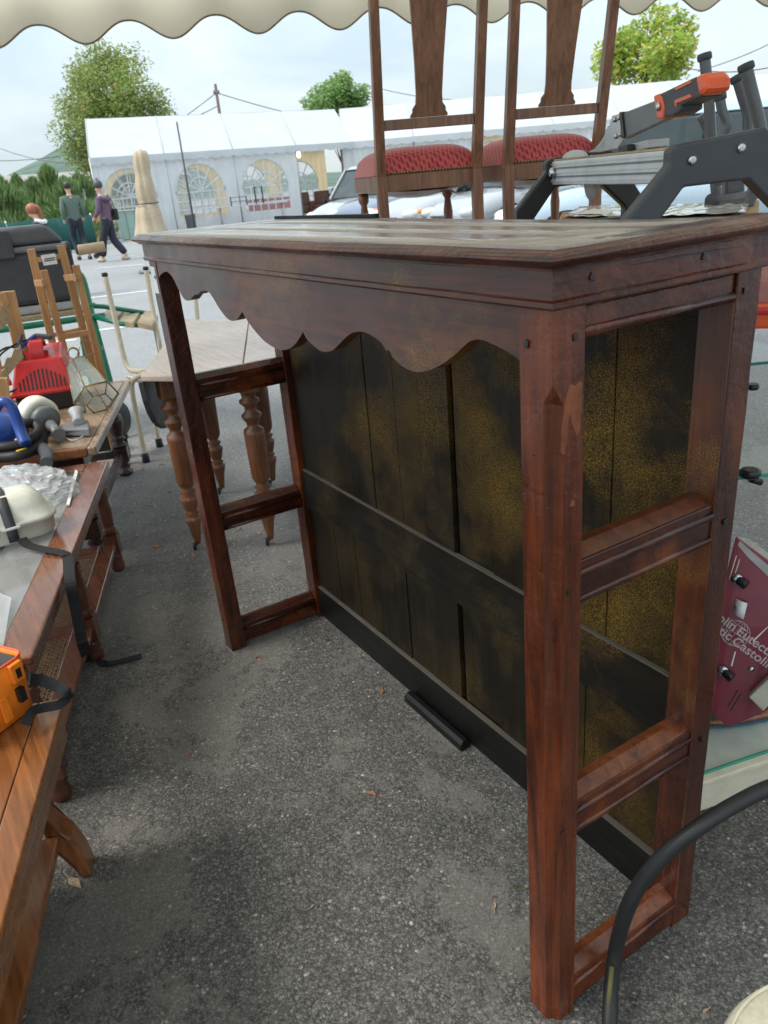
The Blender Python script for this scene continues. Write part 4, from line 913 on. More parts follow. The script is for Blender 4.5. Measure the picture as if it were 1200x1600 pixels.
# ================================================================== THINGS ON THE LEFT TABLES
# red battery charger on the veneer table
p = G(78, 640, ZC3); q = thing('battery_charger', 'red slotted battery charger with black base and curved carrying handle', 'charger', p + V((0, 0, .002)), math.atan2(uC.y, uC.x) + PI / 2 + .10); T = MATW[q.name]
wdt = .125
MB(T).box(-wdt * .92, wdt * .92, -.02, .22, 0, .075).build('base', M['black'], q, bevel=.006)
b = MB(T).hexa([(-wdt, -.03, .075), (wdt, -.03, .075), (wdt, .24, .075), (-wdt, .24, .075), (-wdt * .72, .03, .20), (wdt * .72, .03, .20), (wdt * .66, .22, .235), (-wdt * .66, .22, .235)]).build('casing', M['red'], q, bevel=.008, seg=3)
MB(T).box(-wdt * 1.04, wdt * 1.04, -.036, .245, .070, .082).build('rim', M['red'], q, bevel=.003)
for i in range(12):
    x = (-.5 + (i + .5) / 12) * wdt * 1.5; hgt = .075 * (1 - .55 * abs((i - 5.5) / 5.5) ** 1.6)
    def fr(x, z): return (x, -.03 + (z - .075) * .48 - .0025, z)
    z0 = .092; z1 = z0 + hgt; s_ = .0028
    MB(T).hexa([fr(x - s_, z0), fr(x + s_, z0), (x + s_, fr(x, z0)[1] + .004, z0), (x - s_, fr(x, z0)[1] + .004, z0), fr(x - s_, z1), fr(x + s_, z1), (x + s_, fr(x, z1)[1] + .004, z1), (x - s_, fr(x, z1)[1] + .004, z1)]).build('slot', M['black'], b)
MB(T).sheet([[V((x, y, z)) for y, z in ((.05, .2), (.05, .235), (.065, .262), (.10, .268), (.14, .262), (.16, .235))] for x in (-.028, -.022, .022, .028)], True).build('handle', M['red'], q, solid=.014, bevel=.004)
for s in (-1, 1): MB(T).lathe([(.012, 0), (.012, .012)], V((s * wdt * 1.0, .05, .12)), (s, 0, 0)).build('knob', M['red'], q)
cb = thing('charger_leads', 'looped black leads with a blue and a black clamp lying on the red charger', 'cable', T @ V((-.06, .1, .24)))
def TP(*a): return [T @ V(x) for x in a]
MB().tube(smooth_path(TP((0, .10, .275), (-.06, .08, .27), (-.13, .02, .24), (-.18, .0, .17), (-.15, -.03, .10), (-.08, 0, .12), (-.05, .05, .22), (-.10, .06, .26), (-.17, .04, .22), (-.19, .03, .12), (-.13, .0, .06), (-.10, -.04, .05)), 8), .004, 7).build('lead', M['rubber'], cb)
MB().tube(smooth_path(TP((-.2, .05, .14), (-.19, -.05, .08), (-.15, -.06, .02), (-.1, -.04, .012)), 6), .004, 7).build('lead', M['rubber'], cb)
MB().beam(*TP((-.07, .07, .245), (.0, .11, .285)), .018, .014).build('clamp', M['blue'], cb, bevel=.003, label='blue jump lead clamp')
MB().beam(*TP((-.005, .12, .283), (.065, .10, .272)), .03, .018).build('clamp', M['dgrey'], cb, bevel=.004, label='dark jump lead clamp')
MB().beam(*TP((-.10, .05, .20), (-.045, .09, .30)), .02, .012).build('clamp', M['dgrey'], cb, bevel=.003)
# glass terrarium lantern lying on the veneer table
p = G(140, 632, ZC3); q = thing('glass_lantern', 'brass framed faceted glass lantern lying on its side behind the charger', 'lantern', p)
# hexagonal frustum: mouth towards lower right
top_c = G(122, 570, ZC3 + .165); bot_c = G(151, 622, ZC3 + .055)
ax = (bot_c - top_c); axn = ax.normalized(); u = axn.cross(V((0, 0, 1))).normalized(); w = axn.cross(u)
def hexr(c, r, off=0): return [c + (u * math.cos(PI / 3 * k + off) + w * math.sin(PI / 3 * k + off)) * r for k in range(6)]
h1 = hexr(top_c, .045); h2 = hexr(bot_c, .088)
for k in range(6):
    j = (k + 1) % 6; m = MB(); m.add([h1[k], h1[j], h2[j], h2[k]], [(0, 1, 2, 3)]); g_ = m.build('pane', M['glass'], q, solid=.0015)
fm = MB()
for k in range(6):
    j = (k + 1) % 6; fm.tube([h1[k], h2[k]], .0032, 6); fm.tube([h2[k], h2[j]], .0032, 6); fm.tube([h1[k], h1[j]], .003, 6)
h3 = hexr(bot_c + axn * .03, .05)
for k in range(6): fm.tube([h2[k], h3[k]], .0028, 6); fm.tube([h3[k], h3[(k + 1) % 6]], .0028, 6)
fm.build('brass_frame', M['brass'], q)
cap = MB(); cap.add(h1 + [top_c - axn * .03], [(k, (k + 1) % 6, 6) for k in range(6)]).build('cap', M['brass'], q, solid=.002)
hk = top_c - axn * .03
MB().tube([hk + (V((0, 0, 1)) * (.022 + .022 * math.sin(a)) + u * .022 * math.cos(a)) - axn * .01 for a in [2 * PI * i / 20 for i in range(18)]], [.004] * 18, 6).build('hook', M['brass'], q)
MB().tube(smooth_path([hk, hk + V((0, 0, .05)) - u * .03, hk + V((-.02, -.03, .07)) - u * .08, hk + V((0, 0, .03)) - u * .12, hk - u * .06 + V((0, 0, .01)), hk], 6), .0022, 6).build('wire_loop', M['brass'], q)
# paint pad roll / grey nozzle device
p = G(100, 690, ZC3); q = thing('sprayer', 'grey and cream plastic appliance with round drum lying on the veneer table', 'appliance', p)
c = G(64, 652, ZC3 + .06); ax = (G(82, 672, ZC3 + .02) - c); ax = V((ax.x * 1, ax.y, -.01)).normalized()
MB().lathe([(.03, -.055), (.06, -.055), (.072, -.045), (.072, .0), (.06, .012)], c, ax, n=36).build('drum', M['cream'], q)
MB().lathe([(.05, .0), (.05, .035), (.02, .04)], c + ax * .0125, ax, n=30).build('drum_core', M['mgrey'], q)
a = c + ax * .06; b = G(92, 680, ZC3 + .03); MB().tube([a - V((0, 0, .01)), a.lerp(b, .5), b], [.020, .016, .024], 14).build('neck', M['mgrey'], q)
hd = [G(85, 683, ZC3 + .0), G(142, 684, ZC3 + .0), G(141, 668, ZC3), G(97, 668, ZC3)]
hh = [G(88, 672, ZC3 + .03), G(140, 668, ZC3 + .035), G(137, 655, ZC3 + .04), G(105, 660, ZC3 + .04)]
MB().hexa([x + V((0, 0, .002)) for x in hd] + hh).build('head', M['mgrey'], q, bevel=.008, seg=3)
MB().tube([G(124, 662, ZC3 + .04), G(121, 650, ZC3 + .055), G(118, 640, ZC3 + .075)], [.022, .020, .026], 16).build('spout', M['lgrey'], q)
MB().tube(smooth_path([G(103, 684, ZC3 + .012), G(112, 688, ZC3 + .010), G(122, 686, ZC3 + .013), G(130, 681, ZC3 + .016)], 5), .003, 6).build('clip', M['lgrey'], q)
# blue vacuum with black hose
p = G(15, 715, ZC3); q = thing('vacuum_cleaner', 'blue vacuum cleaner with coiled black ribbed hose and yellow clips at the left edge', 'vacuum cleaner', gz(p) + V((0, 0, ZC3)))
c = G(5, 700, ZC3); 
MB().lathe([(.10, 0), (.115, .01), (.115, .08), (.105, .10), (.06, .125), (.02, .13)], c + V((-.01, -.02, .0)), n=36).build('body', M['blue'], q)
hp = smooth_path([G(-12, 650, ZC3 + .14), G(3, 628, ZC3 + .19), G(18, 636, ZC3 + .17), G(30, 668, ZC3 + .10), G(40, 694, ZC3 + .05)], 6)
MB().tube(hp, [.014 + .007 * (i / len(hp)) for i in range(len(hp))], 12).build('handle', M['blue'], q)
def hose(path, r, name='hose', mat='rubber', par=None, step=.006):
    pts = smooth_path(path, 10); L = [0]
    for a, b in zip(pts[:-1], pts[1:]): L.append(L[-1] + (b - a).length)
    out = []; rr = []; n = int(L[-1] / (step / 2)); j = 0
    for i in range(n):
        s_ = i * step / 2
        while j < len(L) - 2 and L[j + 1] < s_: j += 1
        f = (s_ - L[j]) / max(1e-9, L[j + 1] - L[j]); out.append(pts[j].lerp(pts[j + 1], min(1, f))); rr.append(r * (1 if i % 2 else .84))
    return MB().tube(out, rr, 12).build(name, M[mat], par)
hose([G(-40, 706, ZC3 + .03), G(-5, 700, ZC3 + .045), G(25, 696, ZC3 + .045), G(50, 686, ZC3 + .05), G(62, 672, ZC3 + .06), G(54, 662, ZC3 + .07), G(38, 662, ZC3 + .08), G(20, 668, ZC3 + .07)], .018, par=q)
hose([G(-40, 724, ZC3 + .02), G(-5, 716, ZC3 + .018), G(28, 712, ZC3 + .02), G(54, 702, ZC3 + .022), G(66, 690, ZC3 + .03), G(66, 678, ZC3 + .05)], .018, par=q)
MB().tube(smooth_path([G(66, 700, ZC3 + .02), G(74, 712, ZC3 + .018), G(72, 724, ZC3 + .02)], 5), .02, 12).build('hose_end', M['dgrey'], q)
for a, b in (((24, 688), (37, 684)), ((26, 706), (42, 701))):
    A_, B_ = G(*a, ZC3 + .062 if a[1] < 700 else ZC3 + .034), G(*b, ZC3 + .062 if a[1] < 700 else ZC3 + .034); MB().beam(A_, B_, .012, .008).build('yellow_clip', M['yellow'], q, bevel=.002)
# cream strapped tank on the glass table
p = G(40, 835, ZB); q = thing('canister', 'cream plastic canister with black cap and rubber strap on the glass table', 'canister', gz(p) + V((0, 0, ZB)))
fa = G(96, 832, ZB); fb = G(-30, 868, ZB); dl = (fb - fa).normalized(); bk = V((-dl.y, dl.x, 0)); 
if bk.dot(CAM - fa) > 0: bk = -bk
Lc, Wc = .30, .15
def can(z, ins, k=0): # rounded rectangle ring
    out = []; r = .045
    for (sx, sy), a0 in (((1, 1), 0), ((-1, 1), 90), ((-1, -1), 180), ((1, -1), 270)):
        for i in range(6):
            a = math.radians(a0 + i * 18); rr = max(.01, r - ins * .5)
            x = sx * (Lc / 2 - ins - rr) + rr * math.cos(a); y = sy * (Wc / 2 - ins * .9 - rr) + rr * math.sin(a)
            out.append(fa + dl * (Lc / 2 - x) + bk * (Wc / 2 + y) + V((0, 0, z + .003)))
    return out + [out[0]]
m = MB(); rows = [can(z, i) for z, i in ((0, .012), (.008, .004), (.045, 0), (.046, -.007), (.056, -.007), (.057, .002), (.085, .012), (.11, .028), (.122, .045), (.125, .07))]
m.sheet(rows); m.add(rows[-1][:-1], [tuple(range(24))], True); m.build('shell', M['cream'], q)
su = .115
sp = [fa + dl * su + bk * (b_) + V((0, 0, z)) for b_, z in ((-.004, .012), (-.010, .05), (-.002, .068), (.010, .095), (.03, .118), (.06, .131), (.10, .131))]
rows = [[x + dl * s_ for x in sp] for s_ in (-.013, .013)]; MB().sheet(rows).build('rubber_strap', M['dgrey'], q, solid=.003)
MB().beam(fa + dl * (su - .022) - bk * .012 + V((0, 0, .052)), fa + dl * (su + .022) - bk * .012 + V((0, 0, .052)), .006, .006).build('buckle', M['white'], q, bevel=.001)
cc = fa + dl * .215 + bk * .05 + V((0, 0, .118))
MB().lathe([(.045, 0), (.045, .018), (.038, .022)], cc, n=30).build('neck', M['cream'], q); MB().lathe([(.038, .022), (.042, .024), (.042, .05), (.036, .054), (.005, .054)], cc, n=40).build('cap', M['black'], q)
# long strap hanging from canister to the asphalt
pth = [G(34, 842, ZB + .02), G(44, 852, ZB + .012), G(66, 858, ZB + .008), G(86, 862, ZB + .006), G(101, 866, ZB + .003), G(106, 874, ZB - .002)]

def onB(px, py): d = ray(px, py); nB = -wB; o_ = pB(0, -.018, 0); return CAM + d * ((o_ - CAM).dot(nB) / d.dot(nB))
pth += [onB(109, 905), onB(117, 945), onB(125, 985), onB(131, 1012), G(138, 1030, .012), G(160, 1038, .006), G(190, 1033, .005), G(221, 1025, .006)]
sp = smooth_path(pth, 7); rows = [[], []]
for i, x in enumerate(sp):
    d_ = (sp[min(i + 1, len(sp) - 1)] - sp[max(i - 1, 0)]).normalized(); vw = (CAM - x).normalized(); f = i / len(sp)
    tw = math.sin(f * 9) * .5; sd_ = d_.cross(V((0, 0, 1)) if f > .85 or f < .35 else (vw + V((.3 * tw, 0, 0)))).normalized() * (.0125 if f < .85 else .011)
    if i > 1 and sd_.dot(rows[1][-1] - rows[0][-1]) < 0: sd_ = -sd_
    rows[0].append(x - sd_ + V((0, 0, .001))); rows[1].append(x + sd_ + V((0, 0, .001)))
MB().sheet(rows, False).build('strap', M['strap'], label='long black webbing strap hanging from the canister down to the asphalt', cat='strap', solid=.002)
# crumpled clear bag on glass table
p = G(60, 765, ZB); q = thing('plastic_bag', 'crumpled clear plastic bag behind the canister', 'bag', p)
def crumple(c, rx, ry, rz, seed, amp, mat, name, par, n=46, m_=22, rot=0):
    rn = random.Random(seed); fr_ = [(V((rn.uniform(-1, 1), rn.uniform(-1, 1), rn.uniform(-1, 1))).normalized(), rn.uniform(5, 16), rn.uniform(0, 6)) for _ in range(18)]
    rows = []
    for i in range(m_ + 1):
        th = PI / 2 * i / m_; r = []
        for k in range(n + 1):
            a = 2 * PI * k / n; d_ = V((math.sin(th) * math.cos(a), math.sin(th) * math.sin(a), math.cos(th)))
            e = 1 + amp * sum(abs(math.sin(d_.dot(f) * w_ + ph_)) - .5 for f, w_, ph_ in fr_) / 7
            x, y = rx * d_.x * e, ry * d_.y * e
            r.append(c + V((x * math.cos(rot) - y * math.sin(rot), x * math.sin(rot) + y * math.cos(rot), rz * max(.0, d_.z) * e + .002)))
        rows.append(r)
    return MB().sheet(rows, False).build(name, mat, par)
crumple(p + V((.0, -.03, 0)), .17, .11, .065, 5, .30, M['filmclear'], 'film', q, rot=.4)
crumple(p + V((.08, -.05, 0)), .08, .07, .03, 9, .35, M['filmclear'], 'film', q)
p = G(20, 1010, ZB); a_, b_ = G(-60, 940, ZB), G(12, 985, ZB)
q = MB(); rn = random.Random(4); q.sheet([[G(-80 + 100 * i / 8 - 3 * j, 900 + 130 * j / 8 + 5 * i, ZB) + V((0, 0, .004 + .008 * rn.random())) for i in range(9)] for j in range(9)]).build('plastic_sheet', M['filmclear'], label='flat clear plastic sheet lying on the glass table behind the orange case', cat='bag')
# booklet
a_ = [G(104, 790, ZB + .003), G(118, 735, ZB + .003), G(122, 738, ZB + .003), G(109, 790, ZB + .003)]
MB().hexa([x for x in a_] + [x + V((0, 0, .004)) for x in a_]).build('booklet', M['paper'], label='thin white booklet tucked between the bag and the glass table frame', cat='booklet')
# orange case on oak table
q = thing('orange_case', 'open orange plastic tool case with grey foam and black shoulder strap', 'case', pA(.16, .15, ZA)); 
oc = G(52, 1088, ZA)   # right front bottom corner-ish
e_u = (G(8, 1156, ZA) - G(56, 1118, ZA)).normalized(); e_w = V((e_u.y, -e_u.x, 0))
if e_w.dot(V((-1, 0, 0))) < 0: e_w = -e_w
o0 = G(66, 1102, ZA); 
def rr_ring(L, Wd, r, z, ins=0.):
    out = []
    for (sx, sy), a0 in (((1, 1), 0), ((-1, 1), 90), ((-1, -1), 180), ((1, -1), 270)):
        for i in range(5):
            a = math.radians(a0 + i * 22.5); x = sx * (L / 2 - ins - r) + r * math.cos(a); y = sy * (Wd / 2 - ins - r) + r * math.sin(a)
            out.append(o0 + e_u * (L / 2 + x * 1.0) + e_w * (Wd / 2 + y) + V((0, 0, z)))
    return out
Lo, Wo, Ho = .135, .16, .112
rows = [rr_ring(Lo, Wo, .02, z, i) for z, i in ((.001, .010), (.006, .004), (Ho, 0), (Ho, .003), (Ho - .012, .004))]
rows = [r + [r[0]] for r in rows]; m = MB(); m.sheet(rows); m.add(rows[0][:-1], [tuple(range(20))]); m.build('shell', M['orange'], q)
rim = rr_ring(Lo, Wo, .02, Ho, .001); MB().tube(rim, .0022, 6, close=True).build('rim', M['dorange'], q)
MB().add(rr_ring(Lo, Wo, .018, Ho - .01, .004), [tuple(range(20))]).build('foam_insert', M['foam'], q)
nr = e_u * -1
lat = o0 + e_u * .030 + V((0, 0, Ho - .022)) - e_w * .002
MB().hexa([lat + e_u * a + e_w * b + V((0, 0, c)) for c in (-.015, .02) for a, b in ((-.012, -.008), (.012, -.008), (.012, .004), (-.012, .004))]).build('latch', M['orange'], q, bevel=.002)
MB().hexa([lat + e_u * a + e_w * b + V((0, 0, c)) for c in (-.055, -.028) for a, b in ((-.004, -.006), (.009, -.006), (.009, .004), (-.004, .004))]).build('buckle', M['black'], q, bevel=.001)
for k_ in range(3):
    q_ = o0 + e_u * (.065 + .03 * k_) - e_w * .0005; MB().hexa([q_ + e_u * a + e_w * b + V((0, 0, c)) for c in (.016, .062) for a, b in ((-.009, -.002), (.009, -.002), (.009, .003), (-.009, .003))]).build('rib', M['orange'], q, bevel=.002)
MB().hexa([lat + e_u * a + e_w * b + V((0, 0, c)) for c in (-.007, .010) for a, b in ((-.0045, -.0095), (.0045, -.0095), (.0045, -.006), (-.0045, -.006))]).build('latch_slot', M['black'], q)
q_ = o0 + e_u * .085 + e_w * .035 + V((0, 0, Ho - .0095)); MB().lathe([(.014, 0), (.014, .002), (.010, .003)], q_, n=20).build('foam_cutout', M['mgrey'], q)
kn = o0 + e_u * .055 + e_w * .06 + V((0, 0, Ho - .009))
MB().lathe([(.018, 0), (.022, .004), (.02, .012), (.01, .022), (.008, .035)], kn, n=24).build('knob', M['orange'], q)
MB().blob(kn + e_u * .035 + e_w * .02 + V((0, 0, .02)), (.022, .03, .036)).build('black_lens', M['black'], q)
def ribbon(path, w, name, mat, par, up=V((0, 0, 1)), th=.0018, **kw):
    sp = smooth_path(path, 7); rows = [[], []]
    for i, x in enumerate(sp):
        d_ = (sp[min(i + 1, len(sp) - 1)] - sp[max(i - 1, 0)]).normalized(); sd_ = d_.cross(up).normalized() * w / 2; rows[0].append(x - sd_); rows[1].append(x + sd_)
    return MB().sheet(rows, False).build(name, mat, par, solid=th, **kw)
ribbon([G(46, 1062, ZA + .09), G(64, 1063, ZA + .075), G(88, 1072, ZA + .06), G(106, 1084, ZA + .045), G(108, 1082, ZA + .02)], .019, 'strap', M['strap'], q, up=(CAM - G(80, 1070, ZA)).normalized())
ribbon([G(40, 1132, ZA + .03), G(50, 1112, ZA + .03), G(68, 1106, ZA + .022), G(92, 1101, ZA + .018), G(107, 1090, ZA + .02)], .016, 'strap', M['strap'], q, up=(CAM - G(80, 1100, ZA)).normalized())
# ================================================================== BEHIND THE LEFT TABLES
# green tube table with a board, and the big crate on it
RC = 4.6; ang = math.radians(4)
ck = gz(D(55, 480, RC)); vw = V((ck.x - CAM.x, ck.y - CAM.y, 0)).normalized(); rt_ = V((vw.y, -vw.x, 0))
zt = D(55, 489, RC).z
def K(u, w, z): return ck + rt_ * u + vw * w + V((0, 0, z))
def kb(u0, u1, w0, w1, z0, z1, m=None): return (m or MB()).hexa([K(u0, w0, z0), K(u1, w0, z0), K(u1, w1, z0), K(u0, w1, z0), K(u0, w0, z1), K(u1, w0, z1), K(u1, w1, z1), K(u0, w1, z1)])
q = thing('green_bench_table', 'green tubular picnic frame with a plank board and three slats of its side bench', 'table', ck)
for w0 in (-.12, .06, .24): kb(-.75, .235, w0, w0 + .165, zt - .025, zt).build('board', M['pinex'], q, bevel=.004)
MB().tube([K(-.8, -.14, zt - .045), K(.33, -.14, zt - .045)], .017, 10).build('frame_tube', M['green'], q)
MB().tube([K(-.8, .40, zt - .045), K(.33, .40, zt - .045)], .017, 10).build('frame_tube', M['green'], q)
ftb = D(172, 594, RC - .3)
MB().tube(smooth_path([D(112, 430, RC), D(122, 428, RC), D(130, 440, RC - .02), D(140, 480, RC - .08), D(158, 548, RC - .2), gz(D(176, 600, RC - .3)) + V((0, 0, .0))], 6), .020, 12).build('leg_tube', M['green'], q)
MB().tube([D(116, 440, RC + .1), D(134, 560, RC), gz(D(140, 590, RC))], .014, 10).build('leg_tube', M['green'], q)
MB().tube([D(137, 492, RC - .1), D(190, 506, RC - .25), D(244, 510, RC - .3)], .014, 10).build('frame_tube', M['green'], q)
MB().tube([D(137, 478, RC - .1), D(162, 479, RC), D(240, 491, RC + .05)], .013, 10).build('frame_tube', M['green'], q)
for a, b, c, d in (((157, 494), (180, 499), (193, 483), (172, 478)), ((186, 501), (208, 504), (219, 486), (199, 480)), ((214, 503), (238, 508), (246, 492), (227, 484))):
    zz = D(190, 500, RC - .2).z; pts = [G(*x, zz) for x in (a, b, c, d)]; slabp(pts, .03, 'bench_slat', M['pinex'], q)
MB().tube([G(243, 511, zz - .04), gz(G(243, 511, zz - .04)) ], .014, 10).build('leg_tube', M['green'], q)
MB().tube([K(-.78, .38, 0), K(-.78, .38, zt - .03)], .017, 10).build('leg_tube', M['green'], q)
MB().tube([K(-.78, -.12, 0), K(-.78, -.12, zt - .03)], .017, 10).build('leg_tube', M['green'], q)
# crate
zc = zt + .002; q = thing('storage_crate', 'large dark grey plastic crate with a latched lid and pale roller handle', 'crate', K(-.1, .1, zc))
hC = D(55, 352, RC).z - zc
kb(-.52, .19, -.06, .44, zc, zc + hC * .10).build('plinth', M['lgrey'], q, bevel=.01)
kb(-.52, .205, -.075, .45, zc + hC * .11, zc + hC * .72).build('body', M['crate'], q, bevel=.025)
kb(-.55, .225, -.09, .47, zc + hC * .71, zc + hC * .78).build('rim', M['mgrey'], q, bevel=.012)
MB().hexa([K(-.56, -.085, zc + hC * .785), K(.225, -.085, zc + hC * .785), K(.225, .46, zc + hC * .785), K(-.56, .46, zc + hC * .785), K(-.53, -.03, zc + hC), K(.15, -.03, zc + hC), K(.15, .40, zc + hC), K(-.53, .40, zc + hC)]).build('lid', M['crate'], q, bevel=.03, seg=3)
for u in (-.42, -.08): 
    kb(u - .05, u + .05, -.10, -.07, zc + hC * .66, zc + hC * .98).build('latch', M['dgrey'], q, bevel=.008)
kb(-.5, -.14, -.084, -.074, zc + hC * .60, zc + hC * .68).build('rib', M['mgrey'], q, bevel=.004)
for u in (-.4, -.25, .05): kb(u - .006, u + .006, -.083, -.074, zc + hC * .14, zc + hC * .58).build('rib', M['dgrey'], q)
kb(.2, .245, .0, .10, zc + hC * .35, zc + hC * .78).build('bracket', M['dgrey'], q, bevel=.01)
MB().tube([D(122, 391, RC - .1), D(164, 385, RC - .1)], .026, 16).build('roller_handle', M['tan'], q, bevel=.004)
MB().tube([D(160, 393, RC - .1), D(150, 400, RC)], .014, 8).build('handle_link', M['dgrey'], q)
# pine folding ladder rack
R1 = 3.95
q = thing('pine_rack', 'folded pine trestle rack with a small white label on its top rung', 'rack', gz(D(110, 600, R1)))
def rail(a, b, r, w=.034, name='upright', mat='pine'):
    A_, B_ = D(*a, r), D(*b, r + .05); return MB().beam(A_, B_, w, .022, up=vw).build(name, M[mat], q, bevel=.003)
def down(a, b, r): # long member starting at image point a passing b, continued to the ground
    A_ = D(*a, r); B_ = D(*b, r); d = (B_ - A_).normalized(); return A_, A_ + d * (A_.z / -d.z)
for a, b in (((48, 389), (84, 545)), ((95, 383), (138, 545))):
    A_, B_ = down(a, b, R1); MB().beam(A_, B_, .034, .022, up=vw).build('upright', M['pine'], q, bevel=.003)
for a, b in (((68, 422), (100, 545)), ((118, 414), (156, 570))):
    A_, B_ = down(a, b, R1 - .12); MB().beam(A_, B_, .032, .022, up=vw).build('upright', M['pine'], q, bevel=.003)
def rung(a, b, r1, r2, h=.02): return MB().beam(D(*a, r1), D(*b, r2), h, h).build('rung', M['pine'], q, bevel=.002)
r_ = rung((54, 407), (100, 400), R1, R1); lb_ = MB().beam(D(66, 407, R1 - .025), D(88, 404, R1 - .025), .003, .045).build('label', M['paper'], r_, label='white label with small print')
for k in range(2): MB().beam(D(69, 405 + 3 * k, R1 - .029), D(86, 402.5 + 3 * k, R1 - .029), .001, .004).build('print_line', M['dgrey'], r_)
rung((57, 442), (70, 442), R1 - .1, R1 - .14, .028); rung((104, 434), (122, 432), R1 - .05, R1 - .14, .028)
rung((82, 524), (128, 514), R1, R1, .018); rung((98, 526), (140, 519), R1 - .12, R1 - .12, .024); rung((99, 590), (150, 580), R1 - .05, R1 - .05)
# pine rack with wavy slats, standing on the veneer table
R2 = 3.55; q = thing('slatted_rack', 'pine rack with wavy slats cut by the left edge behind the red charger', 'rack', gz(D(5, 640, R2)) + V((0, 0, ZC3)))
def downto(a, b, r, z):
    A_ = D(*a, r); B_ = D(*b, r); d = (B_ - A_).normalized(); return A_, A_ + d * ((A_.z - z) / -d.z)
A_, B_ = downto((12, 455), (42, 585), R2, ZC3 + .003); MB().beam(A_, B_, .055, .03, up=vw).build('upright', M['pine'], q, bevel=.004)
A_, B_ = downto((-32, 470), (-2, 600), R2 - .25, ZC3 + .003); MB().beam(A_, B_, .05, .03, up=vw).build('upright', M['pine'], q, bevel=.004)
MB().beam(D(-30, 475, R2 + .02), D(14, 466, R2 - .01), .02, .055).build('top_rail', M['pine'], q, bevel=.003)
def wavy(a, b, r, h, n, r2=None):
    A_, B_ = D(*a, r), D(*b, r2 or r + .1); d = (B_ - A_); N = 10 * n; pts = [A_ + d * (i / N) + V((0, 0, h * .5 + .006 * math.sin(2 * PI * i / 10))) for i in range(N + 1)] + [B_ - V((0, 0, h / 2)), A_ - V((0, 0, h / 2))]
    return MB().prism(pts, vw * .02).build('wavy_slat', M['pinex'], q)
wavy((-30, 520), (20, 483), R2 - .1, .075, 4); wavy((-25, 620), (34, 548), R2 - .3, .05, 5); wavy((-20, 650), (12, 582), R2 - .4, .06, 4)
A_, B_ = downto((2, 590), (8, 640), R2 - .35, ZC3 + .003); MB().beam(A_, B_, .045, .03, up=vw).build('front_upright', M['pine'], q, bevel=.004)
# pale metal tube chair
q = thing('tube_chair', 'cream painted tubular metal chair frame with black caps beside the drop leaf table', 'chair', gz(D(228, 700, 3.85)))
t1 = G(229, 722, 0); t2 = G(250, 698, 0); zs_ = .44; R3 = 3.8
s1 = D(203, 583, 3.86); s2 = D(238, 574, 3.7)
def tb(pts, r=.0125, nm='frame_tube'): return MB().tube(smooth_path(pts, 7), r, 12).build(nm, M['creampaint'], q)
tb([D(164, 431, 4.0), D(180, 500, 3.97), D(192, 552, 3.93), D(199, 572, 3.9), D(212, 580, 3.85), D(260, 574, 3.7)])
tb([D(228, 421, 4.3), D(238, 480, 4.27), D(248, 530, 4.2), D(254, 552, 4.2), D(272, 562, 4.1), D(300, 560, 3.95)])
tb([D(303, 440, 4.6), D(309, 500, 4.55), D(314, 540, 4.5)])
tb([D(240, 582, 3.75), D(217, 588, 3.8), D(206, 604, 3.82), t1 + (D(212, 640, 3.82) - t1) * .8, t1 + V((0, 0, .03))])
tb([D(262, 588, 3.95), D(240, 600, 4.0), D(236, 620, 4.0), t2 + V((0, 0, .03))])
for c in (t1, t2): MB().lathe([(.017, 0), (.019, .004), (.017, .045), (.013, .048)], c, n=14).build('foot_cap', M['black'], q)
for a, r in (((164, 431), 4.0), ((228, 421), 4.3)): MB().lathe([(.0135, -.003), (.0145, 0), (.0145, .012), (.01, .015)], D(*a, r), n=14).build('end_cap', M['black'], q)
MB().tube(smooth_path([D(200, 588, 3.86), D(220, 594, 3.8), D(260, 590, 3.7)], 6), .012, 10).build('seat_tube', M['creampaint'], q)

